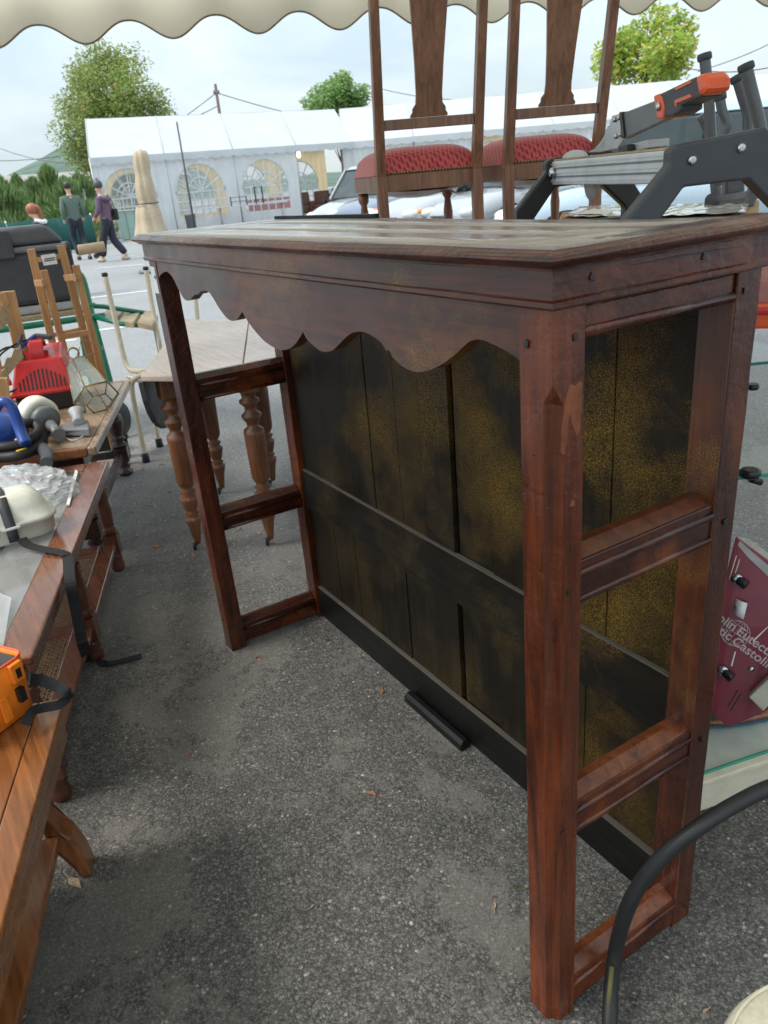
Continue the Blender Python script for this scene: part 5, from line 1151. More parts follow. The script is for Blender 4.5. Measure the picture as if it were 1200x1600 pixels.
# ================================================================== PEOPLE
def person(label, pos, rz, hgt, pose, clothes, hair):
    t = thing('person', label, 'person', pos, rz); T = MATW[t.name]; s = hgt / 1.75
    def skin_mesh(name, nodes, edges, mat, par, root=0):
        me = bpy.data.meshes.new(name); me.from_pydata([tuple(V(p) * s) for p, r in nodes], edges, []); o = bpy.data.objects.new(name, me); S.collection.objects.link(o); o.parent = par
        o.modifiers.new('skin', 'SKIN'); sv = me.skin_vertices[0].data
        for i, (p, r) in enumerate(nodes): sv[i].radius = (r[0] * s, r[1] * s) if isinstance(r, tuple) else (r * s, r * s); sv[i].use_root = (i == root)
        md = o.modifiers.new('ss', 'SUBSURF'); md.levels = 2; md.render_levels = 2; me.materials.append(mat); o.modifiers['skin'].use_smooth_shade = True; return o
    P = pose
    n = [((0, 0, .95), (.13, .09)), ((0, .01, 1.15), (.12, .08)), ((0, .02, 1.38), (.15, .085)), ((0, .03, 1.50), .055), (P['head0'], .052), (P['head1'], (.072, .09)), (P['head2'], (.075, .095))]
    e = [(0, 1), (1, 2), (2, 3), (3, 4), (4, 5), (5, 6)]
    for sgn, A_ in ((-1, P['armL']), (1, P['armR'])):
        b = len(n); n += [((sgn * .18, .02, 1.42), .055), (A_[0], .042), (A_[1], .032), (A_[2], .035)]; e += [(2, b), (b, b + 1), (b + 1, b + 2), (b + 2, b + 3)]
    for sgn, L_ in ((-1, P['legL']), (1, P['legR'])):
        b = len(n); n += [((sgn * .09, 0, .88), .085), (L_[0], .058), (L_[1], .038), (L_[2], .035)]; e += [(0, b), (b, b + 1), (b + 1, b + 2), (b + 2, b + 3)]
    body = skin_mesh('body', n, e, M['skin'], t)
    k = 1.0; jn = [((0, 0, .84), (.15, .12)), ((0, .01, 1.15), (.165, .125)), ((0, .02, 1.38), (.175, .12)), ((0, .03, 1.49), (.075, .07))]; je = [(0, 1), (1, 2), (2, 3)]
    for sgn, A_ in ((-1, P['armL']), (1, P['armR'])):
        b = len(jn); w_ = V(A_[0]).lerp(V(A_[1]), .93); jn += [((sgn * .19, .02, 1.41), .075), (A_[0], .062), (tuple(w_), .045)]; je += [(2, b), (b, b + 1), (b + 1, b + 2)]
    skin_mesh('jacket' if 'coat' in clothes else 'sweater', jn, je, M[clothes['top']], t)
    tn = [((0, 0, .93), (.165, .12)), ((0, 0, 1.06), (.15, .105))]; te = [(0, 1)]
    for sgn, L_ in ((-1, P['legL']), (1, P['legR'])):
        b = len(tn); a_ = V(L_[0]).lerp(V(L_[1]), .95); tn += [((sgn * .09, 0, .84), .10), (L_[0], clothes.get('wide', .075)), (tuple(a_), clothes.get('hem', .06))]; te += [(0, b), (b, b + 1), (b + 1, b + 2)]
    skin_mesh('trousers', tn, te, M[clothes['legs']], t)
    for L_ in (P['legL'], P['legR']):
        f = V(L_[1]); MB(T).blob(V((f.x, f.y + P.get('toe', .05), .045)) * s, (.05 * s, .13 * s, .05 * s)).build('shoe', M[clothes['shoe']], t)
    hair(t, T, s, P, skin_mesh)
    return t
def shorthair(t, T, s, P, sm): h = V(P['head2']); MB(T).blob((h + V((0, -.015, .025))) * s, (.092 * s, .105 * s, .10 * s)).build('hair', M['hairdark'], t)
walk = dict(head0=(0, .03, 1.56), head1=(0, .05, 1.62), head2=(0, .05, 1.68), armL=[(-.25, -.04, 1.16), (-.24, .06, .93), (-.23, .1, .86)], armR=[(.25, -.02, 1.16), (.24, .12, .95), (.22, .16, .88)],
            legL=[(-.10, .12, .50), (-.10, -.02, .09), (-.10, .1, .04)], legR=[(.09, .05, .50), (.10, -.28, .14), (.10, -.2, .04)], toe=.05)
vm = math.atan2(vw.y, vw.x) - PI / 2
mp_ = gz(D(127, 386, 21)); person('person in a grey green sweater and dark trousers walking away near the marquee corner', mp_, vm + .15, 1.72, walk, dict(top='sweater', legs='denim', shoe='jacket'), shorthair)
wp = dict(walk); wp['legL'] = [(-.10, .16, .5), (-.10, .26, .09), (-.1, .3, .04)]; wp['legR'] = [(.09, .0, .5), (.10, -.28, .12), (.1, -.2, .04)]; wp['armL'] = [(-.24, .02, 1.17), (-.2, .2, 1.0), (-.18, .26, .95)]
def beanie(t, T, s, P, sm):
    h = V(P['head2']); MB(T).blob((h + V((0, -.01, .05))) * s, (.10 * s, .11 * s, .11 * s)).build('knitted_hat', M['dgrey'], t)
    MB(T).blob((h + V((0, -.01, .17))) * s, (.035 * s, .035 * s, .04 * s)).build('bobble', M['mgrey'], t)
    MB(T).tube(smooth_path([V((-.14, -.06, 1.44)) * s, V((-.10, -.13, 1.40)) * s, V((.10, -.13, 1.40)) * s, V((.14, -.06, 1.44)) * s], 5), .045 * s, 8).build('hood', M['hoodie'], t)
woman = person('person in a plum hooded top, dark wide trousers and knitted hat walking past the marquee', gz(D(177, 391, 19.2)), vm + .95, 1.62, wp, dict(top='hoodie', legs='denim', shoe='beige', wide=.10, hem=.09), beanie)
T = MATW[woman.name]
hb = thing('shoulder_bag', 'small dark shoulder bag hanging at the side of the person in plum', 'bag', T @ V((.26, -.05, .85)), vm + .5); T2 = MATW[hb.name]
MB(T2).box(-.05, .05, -.12, .12, 0, .24).build('pouch', M['jacket'], hb, bevel=.03); MB(T2).tube(smooth_path([(0, -.1, .23), (-.05, -.03, .5), (-.05, .03, .5), (0, .1, .23)], 5), .01, 6).build('strap', M['jacket'], hb)
cp = dict(walk); cp['head0'] = (0, .05, 1.56); cp['head1'] = (0, .1, 1.62); cp['head2'] = (0, .11, 1.68)
def pony(t, T, s, P, sm):
    h = V(P['head2']); MB(T).blob((h + V((0, -.02, .03))) * s, (.10 * s, .125 * s, .115 * s)).build('hair', M['hair'], t)
    MB(T).tube(smooth_path([(h + V((0, -.10, .07))) * s, (h + V((.01, -.15, .04))) * s, (h + V((.02, -.17, -.10))) * s, (h + V((.02, -.15, -.24))) * s], 5), [.04 * s] * 10 + [.032 * s] * 5 + [.012 * s], 9).build('ponytail', M['hair'], t)
    MB(T).tube(smooth_path([V((-.12, .03, 1.50)) * s, V((-.08, -.08, 1.47)) * s, V((.08, -.08, 1.47)) * s, V((.12, .03, 1.50)) * s], 5), .04 * s, 8).build('collar', M['white'], t)
person('person with red hair in a ponytail and black jacket with white collar behind the crate', gz(D(75, 400, 12.4)), vm + 1.1, 1.24, cp, dict(top='jacket', legs='denim', shoe='jacket'), pony)

# ================================================================== TABLE BEHIND THE COUNTER, CHAIRS, BOX, CUTTER
# trestle table carrying chairs and the box
cen = D(720, 330, 3.1); vy = V((ray(720, 300).x, ray(720, 300).y, 0)).normalized(); vx = V((vy.y, -vy.x, 0))
tz = .775
q = thing('trestle_table', 'plain board table behind the counter carrying the two red seated chairs', 'table', gz(cen))
def Q(u, w, z): return gz(cen) + vx * u + vy * w + V((0, 0, z))
for k in range(5): MB().hexa([Q(-.62, -.55 + .2 * k, tz - .03), Q(.55, -.55 + .2 * k, tz - .03), Q(.55, -.353 + .2 * k, tz - .03), Q(-.62, -.353 + .2 * k, tz - .03), Q(-.62, -.55 + .2 * k, tz), Q(.55, -.55 + .2 * k, tz), Q(.55, -.353 + .2 * k, tz), Q(-.62, -.353 + .2 * k, tz)]).build('table_board', M['pinex'], q)
for u in (-.5, .45):
    for w in (-.45, .35): MB().beam(Q(u, w, 0), Q(u, w, tz - .031), .05, .05, up=vy).build('leg', M['pinex'], q)
def dining_chair(label, posts_px, r, lean, seatpx):
    """built from its own dimensions: back width .40, seat depth .40; rear feet at the two image feet"""
    pl, pr = posts_px
    A_ = D(pl[0], 340, r[0]); B_ = D(pr[0], 340, r[1]); A_.z = B_.z = tz
    t = thing('dining_chair', label, 'chair', (A_ + B_) / 2, 0, 'dining chairs on the table'); 
    ux = (B_ - A_); w = ux.length; ux.normalize(); uy = V((-ux.y, ux.x, 0)); 
    if uy.dot(vy) < 0: uy = -uy
    o_ = (A_ + B_) / 2
    def L(x, y, z): return o_ + ux * x + uy * y + V((0, 0, z))
    hw = w / 2; Hs = 1.03; c = M['chairwood']
    for sx in (-1, 1):
        m = MB(); m.beam(L(sx * hw, .0, 0), L(sx * hw, 0, .42), .034, .036, up=ux); m.build('rear_leg', c, t, bevel=.003)
        m = MB(); m.beam(L(sx * hw, 0, .4205), L(sx * hw * 1.02, -lean, Hs), .034, .034, up=ux, w2=.034, h2=.028); m.build('back_post', c, t, bevel=.003)
    def bk(z): return -lean * (z - .42) / (Hs - .42)
    MB().beam(L(-hw * 1.13, bk(1.01), 1.005), L(hw * 1.13, bk(1.01), 1.005), .03, .075).build('crest_rail', c, t, bevel=.006)
    MB().beam(L(-hw + .018, bk(.575), .575), L(hw - .018, bk(.575), .575), .022, .032).build('cross_rail', c, t, bevel=.002)
    prf = [(.075, .592), (.075, .600), (.067, .608), (.067, .618), (.054, .632), (.052, .66), (.057, .75), (.070, .90), (.078, .967)]
    pts = [L(x * .86, bk(z) - .007, z) for x, z in prf] + [L(-x * .86, bk(z) - .007, z) for x, z in reversed(prf)]
    MB().prism(pts, uy * .014).build('splat', M['chairwood'], t, bevel=.002)
    dp = .38; fx = hw * 1.06
    fr = [(-hw - .012, .016), (hw + .012, .016), (fx + .01, dp + .02), (-fx - .01, dp + .02)]
    for i in range(4):
        a, b = fr[i], fr[(i + 1) % 4]; MB().beam(L(a[0] * .97, a[1], .395), L(b[0] * .97, b[1], .395), .02, .055).build('seat_rail', c, t, bevel=.002)
    # padded seat
    m = MB(); rows = []; n = 26
    for i in range(n + 1):
        v_ = i / n; r_ = []
        for j in range(n + 1):
            u_ = j / n; hx = hw + .014 + (fx - hw) * v_; x = (u_ * 2 - 1) * (hx + .004); y = .008 + v_ * (dp + .02)
            e = (1 - abs(2 * u_ - 1) ** 4.5) * (1 - abs(2 * v_ - 1) ** 4.5); r_.append(L(x, y, .425 + .088 * max(0, e) ** .38 - (.002 if e <= 0 else 0)))
        rows.append(r_)
    m.sheet(rows); s_ = m.build('cushion', M['velvet'], t)
    rn_ = []; 
    for a, b in ((fr[0], fr[1]), (fr[1], fr[2]), (fr[2], fr[3]), (fr[3], fr[0])): rn_.append((a, b))
    m = MB()
    for a, b in rn_:
        pa, pb = L(a[0] * 1.0, a[1] - (.012 if a[1] < .1 and b[1] < .1 else 0), .4275), L(b[0] * 1.0, b[1] - (.012 if a[1] < .1 and b[1] < .1 else 0), .4275); k = int((pb - pa).length / .0115)
        for i in range(k): m.blob(pa.lerp(pb, (i + .5) / k), (.0052,) * 3, 6, 4)
    m.build('nail_trim', M['brass'], s_, kind='stuff')
    for sx in (-1, 1):
        b = L(sx * (fx - .012), dp, 0); m = MB()
        m.lathe([(.016, 0), (.018, .05), (.012, .06), (.018, .075), (.018, .08)], b, n=14); q_ = .018
        m.hexa([b + V((x, y, .0801)) for x, y in ((-q_, -q_), (q_, -q_), (q_, q_), (-q_, q_))] + [b + V((x, y, .15)) for x, y in ((-q_, -q_), (q_, -q_), (q_, q_), (-q_, q_))])
        m.lathe([(.014, 0), (.02, .012), (.012, .022), (.016, .06), (.019, .12), (.012, .17), (.021, .185), (.021, .215)], b + V((0, 0, .1505)), n=14); m.build('front_leg', c, t)
        MB().beam(L(sx * hw, -.01, .115), L(sx * (fx - .012), dp - .02, .115), .018, .03).build('stretcher', c, t, bevel=.002)
    MB().beam(L(-fx + .03, dp * .5, .115), L(fx - .03, dp * .5, .115), .018, .028).build('stretcher', c, t, bevel=.002)
    # webbing and hessian sag below
    MB().sheet([[L(x, y, .372 - .035 * (1 - (x / hw) ** 2) * (1 - ((y - .2) / .2) ** 2)) for x in [hw * (i / 5 - 1) for i in range(11)]] for y in (.03, .1, .2, .3, .39)]).build('seat_underside', M['legwood'], t)
    return t
dining_chair('left dining chair with red velvet seat, upright back towards the camera', ((600,), (747,)), (2.90, 2.99), .13, None)
dining_chair('right dining chair with red velvet seat, one back post leaning inwards', ((795,), (929,)), (2.98, 3.10), .13, None)

# wrapped box carrying the cutter
bz = 1.048; tb_ = .80
w0 = G(860, 345, bz); 
b0 = D(855, 345, 1.55); b1 = D(1192, 333, 1.14); b2 = D(1188, 300, 2.5); b3 = D(878, 312, 2.6)
pts = [V((p.x, p.y, 0)) for p in (b0, b1, b2, b3)]
q = thing('cardboard_box', 'brown cardboard box wrapped in clear film under the orange handled cutter', 'box', gz(sum(pts, V()) / 4) + V((0, 0, tb_)))
# support
q0 = thing('side_table', 'plain low table behind the counter holding the film wrapped box', 'table', gz(sum(pts, V()) / 4))
cc_ = sum(pts, V()) / 4
sh = [cc_ + (p - cc_) * .985 for p in pts]; MB().hexa([p + V((0, 0, tb_ - .034)) for p in sh] + [p + V((0, 0, tb_ - .001)) for p in sh]).build('table_top', M['lgrey'], q0)
for p in sh: p_ = cc_ + (p - cc_) * .75; MB().tube([p_, p_ + V((0, 0, tb_ - .035))], .018, 8).build('leg', M['galv'], q0)
MB().hexa([p + V((0, 0, tb_ + .0005)) for p in pts] + [p + V((0, 0, bz)) for p in pts]).build('carton', M['card'], q, bevel=.004)
def onbox(px, py, dz=.002): return G(px, py, bz + dz)
rn = random.Random(8)
for poly in (((880, 341), (1010, 341), (1040, 318), (905, 326)), ((1015, 341), (1165, 336), (1170, 322), (1060, 322))):
    a, b, c, d = [onbox(*p) for p in poly]; N = 12
    rows = [[a.lerp(b, i / N).lerp(d.lerp(c, i / N), j / N) + V((0, 0, .003 + .004 * rn.random())) for i in range(N + 1)] for j in range(N + 1)]; MB().sheet(rows, False).build('film', M['tapeshine'], q)
MB().add([onbox(900, 334, .009), onbox(952, 334, .009), onbox(960, 328, .009), onbox(925, 327, .009)], [(0, 1, 2, 3)]).build('address_label', M['paper'], q, solid=.001)
# cutter
q = thing('tile_cutter', 'aluminium and black cutter with grey arm and orange and black handle on the box', 'cutter', gz(D(960, 260, 1.5)) + V((0, 0, bz)))
P0 = D(1048, 235, 1.27); P1 = D(862, 252, 1.80); P0z = (P0.z + P1.z) / 2; P0.z = P1.z = P0z
cu = (P1 - P0); LCU = cu.length; cu.normalize(); cv = V((-cu.y, cu.x, 0)); 
if cv.dot(FW) < 0: cv = -cv
def U(u, v_, w): return P0 + cu * u + cv * v_ + V((0, 0, w))
def ub(u0, u1, v0, v1, z0, z1): return MB().hexa([U(u0, v0, z0), U(u1, v0, z0), U(u1, v1, z0), U(u0, v1, z0), U(u0, v0, z1), U(u1, v0, z1), U(u1, v1, z1), U(u0, v1, z1)])
hb_ = -.045; BW = .115
bm_ = ub(0, LCU, 0, BW, hb_, 0).build('beam', M['alu'], q, bevel=.002)
ub(.0, LCU, .004, BW - .004, .0005, .004).build('wooden_inlay', M['pinex'], q)
for k in range(5): ub(.0, LCU, -.0016, -.0004, hb_ + .006 + .008 * k, hb_ + .009 + .008 * k).build('groove', M['mgrey'] if k in (1, 3) else M['alu'], bm_)
dz = bz + .004 - P0z
def arch(u0, u1, dirn, nm, light='dgrey'):
    # outline in (v, w): foot, leg, shoulder, over beam, mirrored far leg
    o_ = [(-.075, dz), (-.035, dz), (-.035, -.062), (.012, -.052), (BW - .012, -.048), (BW + .055, -.062), (BW + .055, dz), (BW + .10, dz), (BW + .10, -.05), (BW + .045, -.012), (BW + .018, .002), (BW + .006, .022), (-.008, .008), (-.012, -.012), (-.068, -.060)]
    o_ = [(-.075, dz), (-.036, dz), (-.036, dz + .030), (.010, -.050), (BW - .01, -.048), (BW + .050, dz + .036), (BW + .050, dz), (BW + .09, dz), (BW + .09, dz + .050), (BW + .035, -.010), (BW + .008, .018), (.0, .006), (-.012, .0), (-.012, -.020), (-.075, dz + .050)]
    return MB().prism([U(u0, v_, w) for v_, w in o_], cu * (u1 - u0)).build(nm, M[light], q, bevel=.004, seg=3)
arch(-.030, -.0005, 1, 'end_bracket'); arch(LCU + .0005, LCU + .032, 1, 'end_bracket', 'black')
ub(LCU + .005, LCU + .030, -.036, BW + .05, dz + .0005, dz + .016).build('foot_bar', M['black'], q, bevel=.003)
for v_, w in ((.018, -.016), (.088, -.006)):
    MB().lathe([(.0055, 0), (.006, .001), (.006, .0025), (.003, .003)], U(-.0305, v_, w), -cu, n=18).build('bolt', M['steel'], q)
MB().lathe([(.01, 0), (.011, .002), (.011, .008), (.005, .01)], U(LCU - .02, -.001, -.022), -cv, n=14).build('wing_bolt', M['steel'], q)
# blade guide, arm and handle: a vertical plane above the beam
vA = .03
gl = lambda px, py: (lambda d: CAM + d * (((U(0, vA, 0) - CAM).dot(cv)) / d.dot(cv)))(ray(px, py))
def plate(pxs, t0, t1, nm, mat, bev=.001, par=None):
    return MB().prism([gl(*p) + cv * t0 for p in pxs], cv * (t1 - t0)).build(nm, mat, par or q, bevel=bev)
arcp = [(921, 236), (930, 231), (938, 222), (946, 210), (952, 197), (956, 183), (972, 177), (978, 212), (960, 232), (930, 236)]
plate([(918, 238), (928, 233), (938, 222), (946, 208), (952, 194), (956, 181), (977, 175), (978, 213), (972, 220), (966, 232), (935, 238)], .0, .003, 'blade_plate', M['steel'])
plate([(974, 177), (1042, 151), (1050, 184), (978, 217)], -.004, .008, 'arm', M['mgrey'], .002)
plate([(974, 175), (978, 174), (982, 213), (978, 216)], -.008, .012, 'hinge_bar', M['black'])
for p in ((961, 187), (968, 184), (963, 213), (970, 210)): MB().lathe([(.0042, 0), (.0045, .003), (.002, .004)], gl(*p) - cv * .0002, -cv, n=10).build('bolt', M['steel'], q)
hd_ = plate([(1040, 148), (1070, 134), (1104, 118), (1112, 150), (1080, 164), (1080, 172), (1068, 180), (1048, 183)], -.016, .018, 'handle', M['dgrey'], .007)
plate([(1102, 117), (1116, 113), (1122, 121), (1124, 138), (1119, 145), (1109, 151)], -.017, .019, 'handle_end', M['dorange'], .007, hd_)
plate([(1038, 148), (1046, 145), (1052, 150), (1056, 166), (1054, 184), (1044, 185)], -.018, .020, 'handle_cheek', M['dorange'], .003, hd_)
plate([(1072, 136), (1098, 124), (1099, 128), (1074, 140)], -.0175, -.012, 'inlay', M['dorange'], .0005, hd_)
plate([(1072, 155), (1097, 145), (1100, 150), (1075, 160), (1076, 165), (1073, 165)], -.0175, -.012, 'inlay', M['dorange'], .0005, hd_)
MB().lathe([(.006, 0), (.006, .003), (.002, .004)], gl(1048, 165) - cv * .018, -cv, n=12).build('rivet', M['steel'], q)
plate([(913, 247), (985, 236), (985, 226), (1000, 224), (1000, 238), (913, 253)], -.022, -.008, 'clamp_bar', M['black'], .002)
plate([(985, 226), (1018, 218), (1018, 231), (990, 239)], -.006, .03, 'slide_block', M['lgrey'], .002)
MB().blob(U(LCU - .06, vA, .004), (.03, .02, .014)).build('pad', M['lgrey'], q)
MB().lathe([(.001, -.002), (.04, -.002), (.04, .002), (.001, .002)], U(LCU - .16, vA, -.035), cv, n=28).build('cutting_disc', M['lgrey'], q)

# grey tubular exerciser
q = thing('tubular_stand', 'folded grey steel tube stand with plastic end caps behind the cutter', 'stand', gz(D(1140, 320, 2.45)) + V((0, 0, bz)))
def gt(pxs, r, dd=2.35, nm='tube', mat='tubegrey', caps=True):
    pts = smooth_path([D(*p[:2], dd if len(p) < 3 else p[2]) for p in pxs], 6); o_ = MB().tube(pts, r, 14).build(nm, M[mat], q)
    if caps:
        a = pts[0]; ax = (pts[0] - pts[1]).normalized(); MB().lathe([(r * .9, -.008), (r * 1.3, -.005), (r * 1.32, .006), (r * 1.15, .010), (r * .5, .011)], a, ax, n=18).build('end_cap', M['dgrey'], o_)
    return o_
gt([(1101, 90), (1107, 150), (1112, 225), (1118, 290), (1121, 322)], .0135)
gt([(1125, 152, 2.2), (1128, 172, 2.2), (1136, 195, 2.2), (1128, 215, 2.2), (1123, 245, 2.2), (1122, 290, 2.2)], .0115, 2.2)
gt([(1152, 124), (1160, 150), (1168, 180), (1166, 210), (1152, 235), (1140, 262)], .013)
gt([(1166, 106), (1174, 140), (1184, 180), (1192, 225), (1190, 262), (1176, 300), (1168, 322)], .0145, 2.25)
gt([(1112, 315, 2.3), (1140, 312, 2.33), (1178, 305, 2.4)], .015); gt([(1094, 180, 2.6), (1112, 215, 2.6), (1135, 228, 2.5), (1170, 240, 2.45)], .012, caps=False)
MB().beam(D(1146, 322, 2.42), D(1144, 250, 2.42), .05, .04, up=vy).build('column', M['tubegrey'], q, bevel=.006)
gt([(1120, 322, 2.3), (1170, 322, 2.3)], .013, 2.3, caps=False)

# ================================================================== CARS
def car(label, pos, rz, paint, Lc=4.2, Hc=1.5, Wc=1.75, van=False, hood=.95, group='parked cars behind the chairs'):
    """faces local +x; origin on ground at the centre"""
    t = thing('parked_car', label, 'car', pos, rz, group); T = MATW[t.name]; hl = Lc / 2
    st = [(-hl, .42, .72, .72), (-hl + .10, .26, .92, .80), (-hl + .5, .2, 1.0, .86), (-.9, .18, 1.0, .875), (0, .18, .98, .875), (hl * .42, .19, hood, .87), (hl * .75, .2, hood * .90, .84), (hl - .18, .26, hood * .74, .76), (hl, .34, hood * .60, .62)]
    def section(x, zb, zt_, hw, n=16, crown=.6):
        out = []
        for k in range(n):
            a = 2 * PI * k / n; ca, sa = math.cos(a), math.sin(a); e = .42
            out.append(V((x, hw * Wc / 1.75 * math.copysign(abs(ca) ** e, ca), (zb + zt_) / 2 + (zt_ - zb) / 2 * math.copysign(abs(sa) ** .62, sa))))
        return out + [out[0]]
    rows = [section(*s_) for s_ in st]; m = MB(T); m.sheet(rows); m.add(rows[0][:-1], [tuple(range(16))]); m.add(rows[-1][:-1], [tuple(reversed(range(16)))]); m.build('body', paint, t, sub=1)
    # cabin
    ws = (hl * .50, hood * .96) ; wt = (hl * (.24 if not van else .30), Hc - .04)
    rb = (-hl + .12, .98); rt2 = (-hl + (.55 if not van else .25), Hc - .05)
    hwb, hwt = .80 * Wc / 1.75, .62 * Wc / 1.75
    lo = [(ws[0], -hwb * .92, ws[1]), (ws[0], hwb * .92, ws[1]), (rb[0], hwb * .92, rb[1]), (rb[0], -hwb * .92, rb[1])]
    hi = [(wt[0], -hwt, wt[1]), (wt[0], hwt, wt[1]), (rt2[0], hwt, rt2[1]), (rt2[0], -hwt, rt2[1])]
    MB(T).hexa(lo + hi).build('glasshouse', M['carglass'], t, bevel=.05, seg=3)
    MB(T).hexa([(p[0] + (.06 if p[0] > 0 else -.05), p[1] * 1.03, p[2] - .01) for p in hi] + [(p[0] - (.06 if p[0] > 0 else -.02), p[1] * .86, Hc + .02) for p in hi]).build('roof', paint, t, bevel=.03, seg=3)
    for sy in (-1, 1):
        for f in (0, 1):
            MB(T).beam(V((lo[0][0], sy * hwb * .935, lo[0][2])) if f == 0 else V((lo[2][0], sy * hwb * .935, lo[2][2])), V((hi[0][0], sy * hwt * 1.03, hi[0][2])) if f == 0 else V((hi[2][0], sy * hwt * 1.03, hi[2][2])), .07, .05, up=(0, 1, 0)).build('pillar', paint, t, bevel=.01)
        MB(T).beam((-.25, sy * hwb * .945, .98), (-.25, sy * hwt * 1.03, Hc - .04), .08, .04, up=(0, 1, 0)).build('pillar', M['black'], t)
        MB(T).box(ws[0] - .35, ws[0] - .2, sy * .9 - .05, sy * .9 + .05, .98, 1.12).build('mirror', paint, t, bevel=.03)
        for x in (hl * .60, -hl * .62):
            c = V((x, sy * (Wc / 2 - .11), .31)); w_ = MB(T).lathe([(.20, -.1), (.31, -.09), (.315, 0), (.31, .09), (.20, .1)], c, (0, sy, 0), n=28).build('wheel', M['tyre'], t)
            MB(T).lathe([(.02, .085), (.06, .10), (.17, .094), (.205, .102), (.21, .09)], c, (0, sy, 0), n=20).build('rim', M['galv'], w_)
            MB(T).lathe([(.36, .07), (.375, .08), (.375, .105)], c, (0, sy, 0), n=28).build('wheel_arch', M['black'], t)
        MB(T).blob((hl - .17, sy * .56, hood * .64), (.17, .16, .085)).build('headlight', M['lens'], t); MB(T).blob((hl - .26, sy * .68, hood * .67), (.07, .06, .045)).build('indicator', M['orange'], t)
        MB(T).box(-hl + .01, -hl + .1, sy * .66 - .08, sy * .66 + .08, .7, .95).build('tail_light', M['red'], t, bevel=.02)
        for x in (.3, -.65): MB(T).box(x - .08, x + .08, sy * (.865 * Wc / 1.75) - .012, sy * (.865 * Wc / 1.75) + .012, .82, .845).build('door_handle', M['dgrey'], t)
    for k in range(3): MB(T).box(hl - .05, hl + .012, -.30, .30, hood * .42 + .07 * k, hood * .42 + .03 + .07 * k).build('grille_bar', M['dgrey'], t, bevel=.005)
    MB(T).box(hl - .02, hl + .02, -.26, .26, .30, .40).build('number_plate', M['white'], t)
    return t
def carat(px, r, face, label, paint, **k):
    """face: heading angle relative to the sight line; 0 = away, pi = towards camera"""
    p = gz(D(px, 300, r)); d = ray(px, 300); a = math.atan2(d.y, d.x); return car(label, p, a + face, paint, **k)
carat(598, 19.5, PI * .80, 'white car whose nose shows left of the slate blue car under the left chair', M['cwhite'], hood=.9)
carat(655, 18.0, PI * .74, 'slate blue car behind the legs of the left chair', M['cblue'])
carat(735, 15.5, PI * .72, 'white car with orange indicator facing left behind the left chair legs', M['cwhite'], Lc=3.9)
carat(835, 14.5, PI * .72, 'white car between the legs of the two dining chairs', M['cwhite'], Lc=3.9)
carat(1045, 10.8, PI * .56, 'pale blue white car with green tinted windows behind the cutter', M['cpale'], Lc=4.3, Hc=1.62, van=True)

# ================================================================== RIGHT SIDE
# cream low cabinet with glass top
f0 = G(1091, 1272, 0); f1 = G(1262, 1190, 0.0)
dR = (G(1210, 1230) - G(1092, 1272)).normalized(); nR = V((-dR.y, dR.x, 0))
f0 = G(1092, 1272) - dR * .075; zt2 = .088
q = thing('cream_unit', 'low cream painted unit with glass top behind the counter on the right', 'cabinet', f0)
def F(a, b, z): return f0 + dR * a + nR * b + V((0, 0, z))
def fb(a0, a1, b0, b1, z0, z1): return MB().hexa([F(a0, b0, z0), F(a1, b0, z0), F(a1, b1, z0), F(a0, b1, z0), F(a0, b0, z1), F(a1, b0, z1), F(a1, b1, z1), F(a0, b1, z1)])
fb(0, .9, 0, .62, .006, zt2 - .012).build('front_panel', M['creampaint'], q, bevel=.002); fb(-.006, .906, -.008, .63, zt2 - .0115, zt2).build('top_frame', M['creampaint'], q, bevel=.002)
fb(.0, .9, .012, .61, zt2 + .0005, zt2 + .0065).build('glass_top', M['glass'], q); fb(.0, .9, .008, .0115, zt2 + .0005, zt2 + .0065).build('glass_edge', M['glassedge'], q)
# oval tray on it
oc = G(1150, 1143, zt2 + .01) + nR * .13 + dR * .10; q = thing('oval_tray', 'oval tray with blue rim and wooden edge under the maroon panel', 'tray', oc)
def ov(rx_, ry_, z): return [oc + dR * math.cos(a) * rx_ + nR * math.sin(a) * ry_ + V((0, 0, z)) for a in [2 * PI * i / 48 for i in range(48)]]
MB().prism(ov(.22, .13, 0), V((0, 0, .006))).build('base', plain('blue_tray', (.03, .10, .16), .4), q); MB().tube(ov(.212, .122, .010), .007, 8, close=True).build('rim', M['oakz'], q)
# maroon welding panel with lettering
mc = D(1178, 985, 1.42)
mx_ = (RT * math.cos(math.radians(-31)) + UP * math.sin(math.radians(-31))); my_ = (UP * math.cos(math.radians(-31)) - RT * math.sin(math.radians(-31)))
back = (mc - CAM).normalized(); mn = (back * .85 + V((-.2, .3, .1))).normalized()
def PL(px, py, off=0.): d = ray(px, py); return CAM + d * ((mc - CAM).dot(mn) / d.dot(mn)) + mn * off
q = thing('maroon_panel', 'maroon enamel metal casing with white lettering, black knobs and slots at the right edge', 'machine casing', PL(1140, 1136))
ol = [(1150, 838), (1240, 905), (1250, 1000), (1225, 1090), (1196, 1112), (1138, 1137), (1086, 1092)]
ms = .0
MB().prism([PL(*p) for p in ol], mn * .012).build('face_plate', M['maroon'], q, bevel=.002)
MB().prism([PL(*p, .0125) for p in ((1160, 860), (1240, 915), (1240, 1080), (1142, 1125), (1100, 1090))], mn * .10).build('case', M['maroon'], q, bevel=.002)
def dec(pxs, mat, nm, h=.0012, bev=0): return MB().prism([PL(*p, -h) for p in pxs], mn * (h - .0003)).build(nm, mat, q, bevel=bev)
dec([(1153, 852), (1170, 872), (1200, 900), (1206, 897), (1206, 888), (1175, 862), (1156, 845)], plain('pale_cutout', (.42, .40, .38), .5), 'pale_window')
